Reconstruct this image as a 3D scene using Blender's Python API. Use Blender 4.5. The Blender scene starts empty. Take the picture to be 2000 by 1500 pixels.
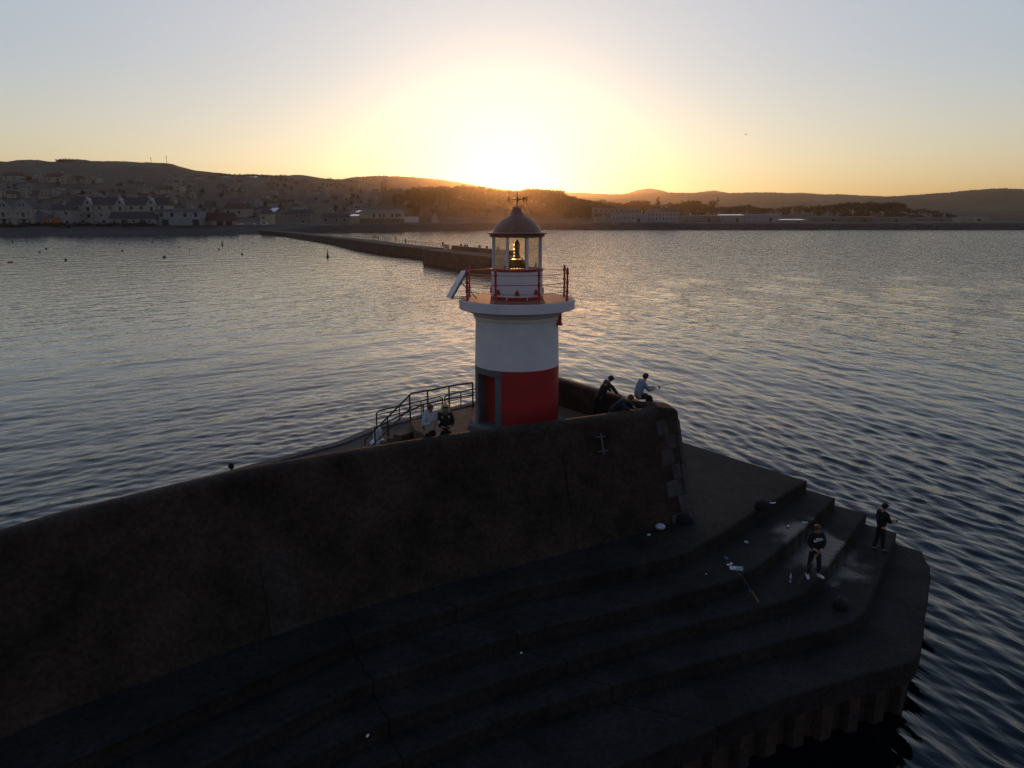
import bpy, math, random
import numpy as np
from mathutils import Vector, Matrix, noise as mnoise

random.seed(7)
R = math.radians
scene = bpy.context.scene
COL = scene.collection

# ------------------------------------------------------------------ camera
F_PX, PITCH, CAM_Z = 1412.0, R(13.2), 13.5
cam_data = bpy.data.cameras.new("camera")
cam = bpy.data.objects.new("camera", cam_data)
COL.objects.link(cam)
cam_data.sensor_width = 36.0
cam_data.lens = 36.0 * F_PX / 2000.0
cam_data.clip_end = 30000.0
cam_data.clip_start = 0.5
cam.location = (0, 0, CAM_Z)
cam.rotation_euler = (R(90) - PITCH, 0, 0)
scene.camera = cam

# ------------------------------------------------------------------ sky, sun, exposure
SUN_EL, SUN_AZ = R(2.32), R(-0.6)
sun_dir = Vector((math.sin(SUN_AZ) * math.cos(SUN_EL), math.cos(SUN_AZ) * math.cos(SUN_EL), math.sin(SUN_EL)))
world = bpy.data.worlds.new("World")
scene.world = world
world.use_nodes = True
wt = world.node_tree
bg = wt.nodes['Background']
sky = wt.nodes.new('ShaderNodeTexSky')
sky.sky_type = 'NISHITA'
sky.sun_disc = False
sky.sun_elevation = SUN_EL
sky.sun_rotation = SUN_AZ
sky.dust_density = 2.0
sky.ozone_density = 6.0
sky.air_density = 1.0
sky.altitude = 0
SKY_STRENGTH = 0.12
# the sky's range from the sun to the far side is compressed the way a camera does it, then dimmed away from the sun
SKY_CURVE = ((1.125, 0.25), (1.345, 0.368), (1.31, 0.475))     # gain, power for red, green, blue
SKY_FAR = (0.72, 0.58, 0.62)
SKY_HIGH = (0.42, 0.58, 0.82)        # bluer and darker towards the zenith
pre = wt.nodes.new('ShaderNodeVectorMath'); pre.operation = 'SCALE'; pre.inputs['Scale'].default_value = 0.12
sepc = wt.nodes.new('ShaderNodeSeparateXYZ'); comb = wt.nodes.new('ShaderNodeCombineXYZ')
tc = wt.nodes.new('ShaderNodeTexCoord')
dotn = wt.nodes.new('ShaderNodeVectorMath'); dotn.operation = 'DOT_PRODUCT'; dotn.inputs[1].default_value = sun_dir
away = wt.nodes.new('ShaderNodeMapRange'); away.interpolation_type = 'SMOOTHSTEP'
away.inputs['From Min'].default_value = -0.1; away.inputs['From Max'].default_value = 0.79
dim = wt.nodes.new('ShaderNodeVectorMath'); dim.operation = 'MULTIPLY'
fade = wt.nodes.new('ShaderNodeMix'); fade.data_type = 'VECTOR'
fade.inputs[4].default_value = SKY_FAR; fade.inputs[5].default_value = (1, 1, 1)
high = wt.nodes.new('ShaderNodeMapRange'); high.interpolation_type = 'SMOOTHSTEP'
high.inputs['From Min'].default_value = 0.33; high.inputs['From Max'].default_value = 0.75
sepd = wt.nodes.new('ShaderNodeSeparateXYZ')
hmix = wt.nodes.new('ShaderNodeMix'); hmix.data_type = 'VECTOR'
hmix.inputs[4].default_value = (1, 1, 1); hmix.inputs[5].default_value = SKY_HIGH
dim2 = wt.nodes.new('ShaderNodeVectorMath'); dim2.operation = 'MULTIPLY'
L = wt.links.new
L(sky.outputs[0], pre.inputs[0]); L(pre.outputs[0], sepc.inputs[0])
for i, (g, p) in enumerate(SKY_CURVE):
    pw = wt.nodes.new('ShaderNodeMath'); pw.operation = 'POWER'; pw.inputs[1].default_value = p
    ml = wt.nodes.new('ShaderNodeMath'); ml.operation = 'MULTIPLY'; ml.inputs[1].default_value = g / SKY_STRENGTH
    L(sepc.outputs[i], pw.inputs[0]); L(pw.outputs[0], ml.inputs[0]); L(ml.outputs[0], comb.inputs[i])
L(tc.outputs['Generated'], dotn.inputs[0]); L(dotn.outputs['Value'], away.inputs['Value'])
L(comb.outputs[0], dim.inputs[0]); L(away.outputs[0], fade.inputs[0]); L(fade.outputs[1], dim.inputs[1])
L(tc.outputs['Generated'], sepd.inputs[0]); L(sepd.outputs['Z'], high.inputs['Value']); L(high.outputs[0], hmix.inputs[0])
L(dim.outputs[0], dim2.inputs[0]); L(hmix.outputs[1], dim2.inputs[1])
low = wt.nodes.new('ShaderNodeMapRange'); low.interpolation_type = 'SMOOTHSTEP'
low.inputs['From Min'].default_value = 0.02; low.inputs['From Max'].default_value = 0.20
lmix = wt.nodes.new('ShaderNodeMix'); lmix.data_type = 'VECTOR'
lmix.inputs[4].default_value = (1.24, 1.13, 0.97); lmix.inputs[5].default_value = (1, 1, 1)
dim3 = wt.nodes.new('ShaderNodeVectorMath'); dim3.operation = 'MULTIPLY'
L(sepd.outputs['Z'], low.inputs['Value']); L(low.outputs[0], lmix.inputs[0]); L(dim2.outputs[0], dim3.inputs[0]); L(lmix.outputs[1], dim3.inputs[1])
L(dim3.outputs[0], bg.inputs[0])
bg.inputs[1].default_value = SKY_STRENGTH

sun_data = bpy.data.lights.new("sun", 'SUN')
sun_data.energy = 2.0
sun_data.angle = R(0.55)
sun_data.color = (1.0, 0.46, 0.17)
sun = bpy.data.objects.new("sun", sun_data)
COL.objects.link(sun)
sun.rotation_euler = (-sun_dir).to_track_quat('-Z', 'Y').to_euler()
sun.location = (0, 0, 60)

scene.view_settings.view_transform = 'Standard'
scene.view_settings.look = 'None'
scene.view_settings.exposure = 0.0
scene.view_settings.gamma = 1.0
scene.render.engine = 'CYCLES'
scene.cycles.max_bounces = 6
scene.cycles.transparent_max_bounces = 10
scene.cycles.use_denoising = True
scene.cycles.use_adaptive_sampling = False
scene.cycles.denoising_prefilter = 'NONE'
scene.cycles.sample_clamp_indirect = 4.0
scene.cycles.volume_bounces = 0
scene.cycles.caustics_reflective = False
scene.cycles.caustics_refractive = False

# ------------------------------------------------------------------ layout helpers: a line of sight meets a level or a distance
cP, sP = math.cos(PITCH), math.sin(PITCH)
def ray(x, y):
    a = (x - 1000) / F_PX; b = -(y - 750) / F_PX
    return (a, cP + b * sP, -sP + b * cP)
def onz(x, y, z):
    d = ray(x, y); t = (z - CAM_Z) / d[2]
    return Vector((d[0] * t, d[1] * t, z))
def onY(x, y, Y):
    d = ray(x, y); t = Y / d[1]
    return Vector((d[0] * t, Y, CAM_Z + d[2] * t))

# ------------------------------------------------------------------ materials
MATS = {}
def mat(name, col, rough=0.8, var=0.15, scale=3.0, bump=0.0, bscale=20.0, metal=0.0, col2=None, spec=0.5, fine=0.0):
    """Principled material with large patches of a second tone and a noise bump, both in world space."""
    if name in MATS: return MATS[name]
    m = bpy.data.materials.new(name); m.use_nodes = True
    nt = m.node_tree; b = nt.nodes['Principled BSDF']; l = nt.links.new
    b.inputs['Roughness'].default_value = rough
    b.inputs['Metallic'].default_value = metal
    b.inputs['Specular IOR Level'].default_value = spec
    geo = nt.nodes.new('ShaderNodeNewGeometry')
    n1 = nt.nodes.new('ShaderNodeTexNoise'); n1.inputs['Scale'].default_value = scale; n1.inputs['Detail'].default_value = 6
    n1.inputs['Roughness'].default_value = 0.65
    l(geo.outputs['Position'], n1.inputs['Vector'])
    ramp = nt.nodes.new('ShaderNodeValToRGB')
    c2 = col2 if col2 else tuple(c * (1 - var) for c in col)
    c1 = col if col2 else tuple(min(1, c * (1 + var)) for c in col)
    ramp.color_ramp.elements[0].position = 0.35; ramp.color_ramp.elements[1].position = 0.65
    ramp.color_ramp.elements[0].color = (*c2, 1); ramp.color_ramp.elements[1].color = (*c1, 1)
    l(n1.outputs['Fac'], ramp.inputs[0])
    out = ramp.outputs[0]
    if fine:
        n3 = nt.nodes.new('ShaderNodeTexNoise'); n3.inputs['Scale'].default_value = bscale; n3.inputs['Detail'].default_value = 3
        l(geo.outputs['Position'], n3.inputs['Vector'])
        mr = nt.nodes.new('ShaderNodeMapRange'); mr.inputs['From Min'].default_value = 0.3; mr.inputs['From Max'].default_value = 0.7
        mr.inputs['To Min'].default_value = 1 - fine; mr.inputs['To Max'].default_value = 1 + fine
        l(n3.outputs['Fac'], mr.inputs['Value'])
        vs = nt.nodes.new('ShaderNodeVectorMath'); vs.operation = 'SCALE'
        l(out, vs.inputs[0]); l(mr.outputs[0], vs.inputs['Scale']); out = vs.outputs[0]
    l(out, b.inputs['Base Color'])
    if bump:
        n2 = nt.nodes.new('ShaderNodeTexNoise'); n2.inputs['Scale'].default_value = bscale; n2.inputs['Detail'].default_value = 5
        l(geo.outputs['Position'], n2.inputs['Vector'])
        bp = nt.nodes.new('ShaderNodeBump'); bp.inputs['Strength'].default_value = 1.0; bp.inputs['Distance'].default_value = bump
        l(n2.outputs['Fac'], bp.inputs['Height']); l(bp.outputs[0], b.inputs['Normal'])
    MATS[name] = m
    return m

# ------------------------------------------------------------------ mesh helpers
class MB:
    """Collects faces and links them as one mesh object."""
    def __init__(s): s.v = []; s.f = []; s.mi = []; s.cur = 0
    def add(s, vs, fs):
        o = len(s.v); s.v += [tuple(p) for p in vs]
        for q in fs: s.f.append([i + o for i in q]); s.mi.append(s.cur)
    def box(s, x0, x1, y0, y1, z0, z1, M=None):
        vs = [Vector(p) for p in ((x0,y0,z0),(x1,y0,z0),(x1,y1,z0),(x0,y1,z0),(x0,y0,z1),(x1,y0,z1),(x1,y1,z1),(x0,y1,z1))]
        if M: vs = [M @ p for p in vs]
        s.add(vs, [(3,2,1,0),(4,5,6,7),(0,1,5,4),(1,2,6,5),(2,3,7,6),(3,0,4,7)]); return s
    def rings(s, rs, closed=True, caps=True):
        n = len(rs[0]); fs = []
        for i in range(len(rs) - 1):
            for j in range(n if closed else n - 1):
                k = (j + 1) % n
                fs.append((i*n+j, i*n+k, (i+1)*n+k, (i+1)*n+j))
        if caps and closed:
            fs.append(tuple(range(n))[::-1]); fs.append(tuple((len(rs)-1)*n + j for j in range(n)))
        s.add([p for r in rs for p in r], fs); return s
    def lathe(s, prof, n=48, c=(0,0), a0=0.0, caps=True):
        s.rings([[(c[0] + r*math.cos(a0 + 2*math.pi*j/n), c[1] + r*math.sin(a0 + 2*math.pi*j/n), z) for j in range(n)] for r, z in prof], caps=caps); return s
    def tube(s, pts, r, n=8, closed=False):
        pts = [Vector(p) for p in pts]; rs = []
        rad = r if hasattr(r, '__len__') else [r] * len(pts)
        N = len(pts)
        for i, p in enumerate(pts):
            if closed: d = pts[(i+1) % N] - pts[i-1]
            else: d = pts[min(i+1, N-1)] - pts[max(i-1, 0)]
            d.normalize()
            u = d.cross(Vector((0,0,1)))
            if u.length < 1e-3: u = Vector((1,0,0))
            u.normalize(); w = u.cross(d)
            rs.append([p + (u*math.cos(2*math.pi*j/n) + w*math.sin(2*math.pi*j/n)) * rad[i] for j in range(n)])
        if closed: rs.append(rs[0])
        s.rings(rs, caps=not closed); return s
    def ball(s, c, r, n=12, m=8, sc=(1,1,1)):
        c = Vector(c)
        prof = [(math.sin(math.pi*i/m), -math.cos(math.pi*i/m)) for i in range(m+1)]
        s.rings([[(c.x + max(q,1e-3)*r*sc[0]*math.cos(2*math.pi*j/n), c.y + max(q,1e-3)*r*sc[1]*math.sin(2*math.pi*j/n), c.z + h*r*sc[2]) for j in range(n)] for q, h in prof]); return s
    def prism(s, poly, z0, z1):
        s.rings([[(p[0], p[1], z0) for p in poly], [(p[0], p[1], z1) for p in poly]]); return s
    def build(s, name, m, parent=None, smooth=False, matrix=None, fix=True):
        me = bpy.data.meshes.new(name)
        me.from_pydata(s.v, [], s.f)
        for mm in (m if isinstance(m, (list, tuple)) else [m]): me.materials.append(mm)
        if isinstance(m, (list, tuple)): me.polygons.foreach_set('material_index', s.mi)
        if smooth:
            me.polygons.foreach_set('use_smooth', [True] * len(me.polygons))
            if smooth != 'all': me.set_sharp_from_angle(angle=R(35))
        me.update()
        if fix:
            import bmesh
            bm = bmesh.new(); bm.from_mesh(me); bmesh.ops.recalc_face_normals(bm, faces=bm.faces); bm.to_mesh(me); bm.free()
        return link(name, me, parent, matrix)
def link(name, me, parent=None, matrix=None):
    o = bpy.data.objects.new(name, me); COL.objects.link(o)
    if parent: o.parent = parent
    if matrix is not None: o.matrix_local = matrix
    return o
def tag(o, label, cat, group=None):
    o['label'] = label; o['category'] = cat
    if group: o['group'] = group
    return o
def thing(name, label, cat, loc=(0,0,0), rz=0.0, group=None):
    o = bpy.data.objects.new(name, None); COL.objects.link(o)
    o.location = loc; o.rotation_euler = (0, 0, rz); o.empty_display_size = 0.3
    return tag(o, label, cat, group)
def struct(o):
    o['kind'] = 'structure'; return o
def copy_tree(o, parent=None):
    c = o.copy(); COL.objects.link(c)
    if parent: c.parent = parent
    for ch in o.children: copy_tree(ch, c)
    return c
def grid_mesh(name, P, m, nu, nv, smooth=True):
    """P: (nv*nu,3) array; quads over a nu x nv grid."""
    me = bpy.data.meshes.new(name)
    i = np.arange(nv-1)[:, None] * nu + np.arange(nu-1)[None, :]
    q = np.stack([i, i+1, i+nu+1, i+nu], -1).reshape(-1, 4)
    me.vertices.add(len(P)); me.vertices.foreach_set('co', np.ascontiguousarray(P, dtype=np.float32).ravel())
    me.loops.add(q.size); me.loops.foreach_set('vertex_index', q.astype(np.int32).ravel())
    me.polygons.add(len(q)); me.polygons.foreach_set('loop_start', np.arange(0, q.size, 4, dtype=np.int32))
    me.polygons.foreach_set('use_smooth', np.full(len(q), smooth))
    me.update(calc_edges=True); me.validate()
    me.materials.append(m)
    return link(name, me)
# ================================================================== WATER
def water_material():
    m = bpy.data.materials.new("sea_water"); m.use_nodes = True
    nt = m.node_tree; b = nt.nodes['Principled BSDF']; l = nt.links.new
    b.inputs['Base Color'].default_value = (0.003, 0.005, 0.007, 1)
    b.inputs['Roughness'].default_value = 0.06
    b.inputs['IOR'].default_value = 1.38
    b.inputs['Specular Tint'].default_value = (0.93, 0.97, 1.0, 1)
    geo = nt.nodes.new('ShaderNodeNewGeometry')
    def layer(across, along, rot, detail):
        """noise drawn out along the crests; sizes in metres, rot = heading of the waves"""
        mp = nt.nodes.new('ShaderNodeMapping'); mp.vector_type = 'TEXTURE'; mp.inputs['Rotation'].default_value = (0, 0, rot)
        mp.inputs['Scale'].default_value = (across, along, 1.0)
        l(geo.outputs['Position'], mp.inputs['Vector'])
        n = nt.nodes.new('ShaderNodeTexNoise'); n.inputs['Scale'].default_value = 1.0; n.inputs['Detail'].default_value = detail
        n.inputs['Roughness'].default_value = 0.55
        l(mp.outputs[0], n.inputs['Vector']); return n.outputs['Fac']
    def mixf(fac, a_, b_):
        mx_ = nt.nodes.new('ShaderNodeMix'); mx_.data_type = 'FLOAT'
        l(fac, mx_.inputs[0]); l(a_, mx_.inputs[2]); l(b_, mx_.inputs[3]); return mx_.outputs[0]
    sep = nt.nodes.new('ShaderNodeSeparateXYZ'); l(geo.outputs['Position'], sep.inputs[0])
    side = nt.nodes.new('ShaderNodeMapRange'); side.interpolation_type = 'SMOOTHSTEP'
    side.inputs['From Min'].default_value = -22; side.inputs['From Max'].default_value = 14
    l(sep.outputs['X'], side.inputs['Value'])
    h1 = mixf(side.outputs[0], layer(0.34, 0.85, R(-55), 3), layer(0.30, 1.15, R(24), 3))
    h2 = mixf(side.outputs[0], layer(1.1, 2.6, R(-48), 2), layer(0.95, 3.4, R(20), 2))
    h3 = mixf(side.outputs[0], layer(2.1, 3.6, R(-50), 3), layer(2.0, 3.2, R(22), 3))
    h4 = mixf(side.outputs[0], layer(6.5, 12, R(-48), 3), layer(6, 9, R(35), 3))
    # away from the pier the chop grows longer
    dist = nt.nodes.new('ShaderNodeVectorMath'); dist.operation = 'DISTANCE'; dist.inputs[1].default_value = (0, 25, 0); l(geo.outputs['Position'], dist.inputs[0])
    def grow(d0, d1, hi):
        q = nt.nodes.new('ShaderNodeMapRange'); q.interpolation_type = 'SMOOTHSTEP'
        q.inputs['From Min'].default_value = d0; q.inputs['From Max'].default_value = d1; q.inputs['To Max'].default_value = hi
        l(dist.outputs['Value'], q.inputs['Value']); return q.outputs[0]
    def times(x, y):
        q = nt.nodes.new('ShaderNodeMath'); q.operation = 'MULTIPLY'; l(x, q.inputs[0]); l(y, q.inputs[1]); return q.outputs[0]
    shelter = nt.nodes.new('ShaderNodeMapRange'); shelter.interpolation_type = 'SMOOTHSTEP'
    shelter.inputs['From Min'].default_value = -45; shelter.inputs['From Max'].default_value = 12
    shelter.inputs['To Min'].default_value = 0.30; shelter.inputs['To Max'].default_value = 1.0
    l(sep.outputs['X'], shelter.inputs['Value'])
    h3 = times(times(h3, grow(22, 100, 6.0)), shelter.outputs[0])
    h4 = times(times(h4, grow(90, 280, 14.0)), shelter.outputs[0])
    near = nt.nodes.new('ShaderNodeMapRange'); near.interpolation_type = 'SMOOTHSTEP'
    near.inputs['From Min'].default_value = 20; near.inputs['From Max'].default_value = 110; near.inputs['To Min'].default_value = 0.28; near.inputs['To Max'].default_value = 0.0
    l(dist.outputs['Value'], near.inputs['Value'])
    # gusts: patches of rougher and of calmer water
    g = layer(24, 60, R(30), 2)
    gm = nt.nodes.new('ShaderNodeMapRange'); gm.inputs['From Min'].default_value = 0.35; gm.inputs['From Max'].default_value = 0.65
    gm.inputs['To Min'].default_value = 0.55; gm.inputs['To Max'].default_value = 1.25
    l(g, gm.inputs['Value'])
    # the harbour side (left of the pier) is sheltered and smoother
    sh = nt.nodes.new('ShaderNodeMapRange'); sh.interpolation_type = 'SMOOTHSTEP'
    sh.inputs['From Min'].default_value = -45; sh.inputs['From Max'].default_value = 12
    sh.inputs['To Min'].default_value = 0.14; sh.inputs['To Max'].default_value = 0.42
    l(sep.outputs['X'], sh.inputs['Value'])
    mul = nt.nodes.new('ShaderNodeMath'); mul.operation = 'MULTIPLY'; l(gm.outputs[0], mul.inputs[0]); mxx = nt.nodes.new('ShaderNodeMath'); mxx.operation = 'MAXIMUM'; l(sh.outputs[0], mxx.inputs[0]); l(near.outputs[0], mxx.inputs[1]); l(mxx.outputs[0], mul.inputs[1])
    a = nt.nodes.new('ShaderNodeMath'); a.operation = 'MULTIPLY_ADD'; a.inputs[1].default_value = 2.6
    l(h2, a.inputs[0]); l(h1, a.inputs[2])
    hh = nt.nodes.new('ShaderNodeMath'); hh.operation = 'MULTIPLY'; l(a.outputs[0], hh.inputs[0]); l(mul.outputs[0], hh.inputs[1])
    big = nt.nodes.new('ShaderNodeMath'); big.operation = 'MULTIPLY_ADD'; big.inputs[1].default_value = 1.0; l(h3, big.inputs[0]); l(hh.outputs[0], big.inputs[2])
    big2 = nt.nodes.new('ShaderNodeMath'); big2.operation = 'MULTIPLY_ADD'; big2.inputs[1].default_value = 1.0; l(h4, big2.inputs[0]); l(big.outputs[0], big2.inputs[2])
    hh = big2
    bp = nt.nodes.new('ShaderNodeBump'); bp.inputs['Strength'].default_value = 1.0; bp.inputs['Distance'].default_value = 0.10
    l(hh.outputs[0], bp.inputs['Height']); l(bp.outputs[0], b.inputs['Normal'])
    return m

def build_water():
    rs = np.random.RandomState(3)
    ang = np.radians(np.linspace(45.0, 0.9, 800))
    r = CAM_Z / np.tan(ang)
    r = np.concatenate([[0.5, 4, 8, 11], r])
    az = np.concatenate([np.linspace(-180, -47, 40, endpoint=False), np.linspace(-47, 47, 1000), np.linspace(47, 180, 41)[1:]])
    az = np.radians(az)
    RR, AA = np.meshgrid(r, az, indexing='ij')
    X = RR * np.sin(AA); Y = RR * np.cos(AA)
    dr = np.gradient(r)[:, None]
    Z = np.zeros_like(X)
    mr = 1 / (1 + np.exp(-(X + 4) / 7.0))            # open side / harbour side
    ml = 1 - mr
    def comp(lam, th, slope, sharp, mask):
        k = 2 * np.pi / lam
        vis = np.clip((lam / dr - 2.0) / 3.0, 0, 1)       # no waves finer than the rows can carry
        ph = k * (X * math.cos(th) + Y * math.sin(th)) + rs.rand() * 6.283
        s = np.sin(ph + 0.5 * np.sin(0.11 * X + rs.rand() * 6) + 0.5 * np.sin(0.09 * Y + rs.rand() * 6))
        s = 2 * ((s + 1) / 2) ** sharp - 0.9
        return mask * vis * (slope / k) * s
    tr, tl = math.atan2(0.37, 0.93), R(-61)
    calm = ml * (0.16 + 0.84 * np.exp(-(np.hypot(X, Y) / 75.0) ** 2))       # the inner harbour is sheltered
    patch = 0.85 + 0.3 * np.sin(0.13 * X + 0.05 * Y) * np.sin(0.07 * X - 0.11 * Y + 1.0)
    for lam in np.geomspace(0.52, 1.4, 26):
        Z += comp(lam, tr + rs.normal(0, 0.34), 0.040, 1.6, mr * patch)
        Z += comp(lam, tl + rs.normal(0, 0.50), 0.038, 1.6, calm * patch)
    for lam in np.geomspace(1.5, 3.2, 10):
        Z += comp(lam, tr + rs.normal(0, 0.30), 0.022, 1.5, mr)
        Z += comp(lam, tl + rs.normal(0, 0.40), 0.020, 1.5, calm)
    for lam in np.geomspace(3.6, 9, 7):
        Z += comp(lam, tr + rs.normal(0, 0.25), 0.016, 1.3, mr)
        Z += comp(lam, tl + rs.normal(0, 0.25), 0.011, 1.3, calm)
    # swell that bends round the pier head into the harbour in long lines
    gust = 0.5 + 0.5 * np.sin(0.021 * X + 0.6) * np.sin(0.017 * Y)
    Z += comp(8.5, math.atan2(-0.60, 0.80), 0.034, 2.2, ml * gust)
    Z += comp(6.1, math.atan2(-0.66, 0.75), 0.022, 2.0, ml * (1.0 - gust))
    Z += comp(11.0, tr, 0.012, 1.3, mr)
    P = np.stack([X, Y, Z], -1).reshape(-1, 3)
    o = grid_mesh("sea", P, water_material(), len(az), len(r))
    struct(o); o['label'] = 'dark rippled sea reflecting the sunset sky'
    return o
build_water()

# ================================================================== LAND, HILLS
SHORE = [(-600, 470), (-300, 468), (0, 460), (400, 458), (530, 458), (600, 455.5), (700, 453), (820, 450.5), (900, 449), (1100, 449), (1500, 449), (2000, 449), (2600, 449)]
SH_U = np.array([onz(x, y, 0).x / onz(x, y, 0).y for x, y in SHORE]); SH_Y = np.array([onz(x, y, 0).y for x, y in SHORE])
HILL_L = [(-700, 330), (-200, 318), (0, 314), (110, 313), (150, 313), (300, 317), (340, 322), (380, 331), (420, 339), (480, 341), (560, 342), (640, 348), (700, 354), (740, 358), (800, 367), (860, 378), (950, 392), (1100, 404), (1300, 411), (2000, 413), (2700, 413)]
CREST_Y = 1500.0
def prof_z(pts, Y):
    u = np.array([onY(x, y, Y).x / Y for x, y in pts]); z = np.array([onY(x, y, Y).z for x, y in pts])
    return u, z
HL_U, HL_Z = prof_z(HILL_L, CREST_Y)
def sstep(t): t = np.clip(t, 0, 1); return t * t * (3 - 2 * t)
def land_z(X, Y):
    X = np.asarray(X, float); Y = np.asarray(Y, float)
    u = X / np.maximum(Y, 1)
    ys = np.interp(u, SH_U, SH_Y)
    zc = np.interp(u, HL_U, HL_Z)
    d = Y - ys
    steep = sstep((u + 0.36) / 0.12)                       # left: sloping beach; from the middle on: rock armour
    zb = (1 - steep) * np.interp(d, [-60, 0, 22, 34, 60], [-4, -0.1, 3.2, 5.6, 6.0]) + steep * np.interp(d, [-60, -4, 0, 9, 12, 60], [-4, -1.5, -0.1, 5.6, 6.0, 6.0])
    t = (Y - (ys + 75)) / (CREST_Y - (ys + 75))
    zz = zb + (zc - 6.0) * np.where(t < 1, 0.35 * sstep(t) + 0.65 * np.clip(t, 0, 1) ** 1.25, 1 - 0.5 * sstep((Y - CREST_Y) / 900))
    zz = zz + 24 * np.exp(-((u + 0.03) / 0.085) ** 2 - ((Y - 930) / 120) ** 2)
    return zz

land_mat = mat("dark_grassland", (0.078, 0.040, 0.022), 0.95, col2=(0.030, 0.018, 0.011), scale=0.02, bump=0.6, bscale=0.5, fine=0.35)
rock_mat = mat("shore_rock", (0.060, 0.055, 0.052), 0.85, col2=(0.025, 0.023, 0.022), scale=0.4, bump=1.2, bscale=0.8, fine=0.4)
shingle_mat = mat("beach_shingle", (0.060, 0.054, 0.050), 0.95, col2=(0.032, 0.028, 0.028), scale=0.08, bump=0.15, bscale=3.0, fine=0.3)
def build_land():
    u = np.linspace(-1.2, 1.2, 420)
    k = np.concatenate([np.linspace(-60, 60, 60), np.geomspace(66, 1900, 90)])
    U, K = np.meshgrid(u, k)
    Y = np.interp(U, SH_U, SH_Y) + K
    X = U * Y
    Z = land_z(X, Y)
    rs = np.random.RandomState(5)
    rough = np.zeros_like(Z)
    for lam in (9, 17, 40, 90):
        for _ in range(5):
            a = rs.rand() * 6.28
            rough += lam * 0.008 * np.sin(2 * np.pi / lam * (X * math.cos(a) + Y * math.sin(a)) + rs.rand() * 6.28)
    Z = Z + rough * np.clip((K - 70) / 200, 0, 1)
    rk = np.random.RandomState(8).rand(*Z.shape)
    Z = Z + (rk - 0.5) * 1.1 * sstep((U + 0.36) / 0.12) * ((K > -3) & (K < 10))
    o = grid_mesh("land", np.stack([X, Y, Z], -1).reshape(-1, 3), land_mat, len(u), len(k))
    o.data.materials.append(rock_mat); o.data.materials.append(shingle_mat)
    kk = np.repeat(k[:-1], len(u) - 1); uu = np.tile(u[:-1], len(k) - 1)
    mi = np.where(kk < 12, np.where(uu > -0.30, 1, 2), np.where((kk < 30) & (uu <= -0.30), 2, 0)).astype(np.int32)
    o.data.polygons.foreach_set('material_index', mi)
    struct(o); o['label'] = 'dark coastal land with a beach and rock armour shore'
build_land()

def build_hill(name, pts, Y0, front, back, m, rough, seed, label):
    u0, z0 = prof_z(pts, Y0)
    u = np.linspace(u0[0], u0[-1], 500)
    k = np.concatenate([np.linspace(-front, 0, 26), np.linspace(0, back, 12)[1:]])
    U, K = np.meshgrid(u, k)
    Y = Y0 + K; X = U * Y
    zc = np.interp(U, u0, z0)
    ker = np.hanning(9); ker /= ker.sum()
    zc1 = np.convolve(np.pad(zc[0], 4, mode='edge'), ker, 'valid'); zc = np.tile(zc1, (len(k), 1))
    t = np.where(K < 0, 1 + K / front, 1 - K / back)
    rs = np.random.RandomState(seed)
    n = np.zeros_like(X)
    for lam, a in ((500, 1.0), (230, 0.5), (110, 0.3)):
        for _ in range(4):
            q = rs.rand() * 6.28
            n += a * np.sin(2 * np.pi / lam * (X * math.cos(q) + Y * math.sin(q)) + rs.rand() * 6.28)
    Z = zc * sstep(t) + n * rough * 0.35 * np.sin(np.pi * np.clip(t, 0, 1)) + rough * (rs.rand(*X.shape) - 0.5) * sstep(t) - 2 * (1 - t)
    o = grid_mesh(name, np.stack([X, Y, Z], -1).reshape(-1, 3), m, len(u), len(k))
    struct(o); o['label'] = label
wood_mat = mat("wooded_hill", (0.045, 0.038, 0.020), 0.95, col2=(0.022, 0.020, 0.012), scale=0.01, bump=3.0, bscale=0.05, fine=0.3)
build_hill("hill", [(540, 372), (600, 362), (640, 355), (690, 347), (740, 344), (800, 346), (850, 350), (900, 357), (950, 366), (1010, 374), (1100, 380), (1200, 392)], 2900, 900, 900, wood_mat, 5, 11, 'long wooded hill behind the church tower')
build_hill("hills", [(930, 384), (1000, 376), (1060, 375), (1130, 377), (1200, 380), (1260, 377.5), (1300, 376.5), (1380, 378), (1450, 377), (1500, 376), (1560, 379), (1600, 381), (1640, 380), (1700, 384), (1760, 384), (1850, 384), (2000, 386), (2400, 390)], 4100, 1300, 800, wood_mat, 5, 12, 'rolling wooded hills beyond the trees on the right')
build_hill("hill_ridge", [(1600, 400), (1680, 390), (1740, 384), (1780, 381.5), (1840, 377.5), (1900, 372), (1960, 368.5), (2000, 370), (2100, 374), (2300, 380), (2500, 388)], 3100, 1000, 800, wood_mat, 5, 13, 'wooded ridge rising at the right')
build_hill("mountains", [(1150, 392), (1205, 384), (1225, 378), (1245, 371.5), (1268, 368), (1290, 371.5), (1312, 378), (1350, 377), (1395, 372), (1430, 378), (1500, 382), (1535, 377.5), (1565, 376.3), (1600, 379), (1660, 384), (1688, 382), (1720, 383), (1780, 388), (1900, 394)], 5600, 900, 400, wood_mat, 3, 14, 'faint distant mountains on the horizon')
# ================================================================== PIER: steps, sea wall, deck
Z_DECK, Z_LOW, Z_WALL = 6.35, 5.0, 7.3
ZA, ZB, ZC, ZD, ZE = 3.6, 3.15, 2.7, 2.25, 1.8

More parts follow.
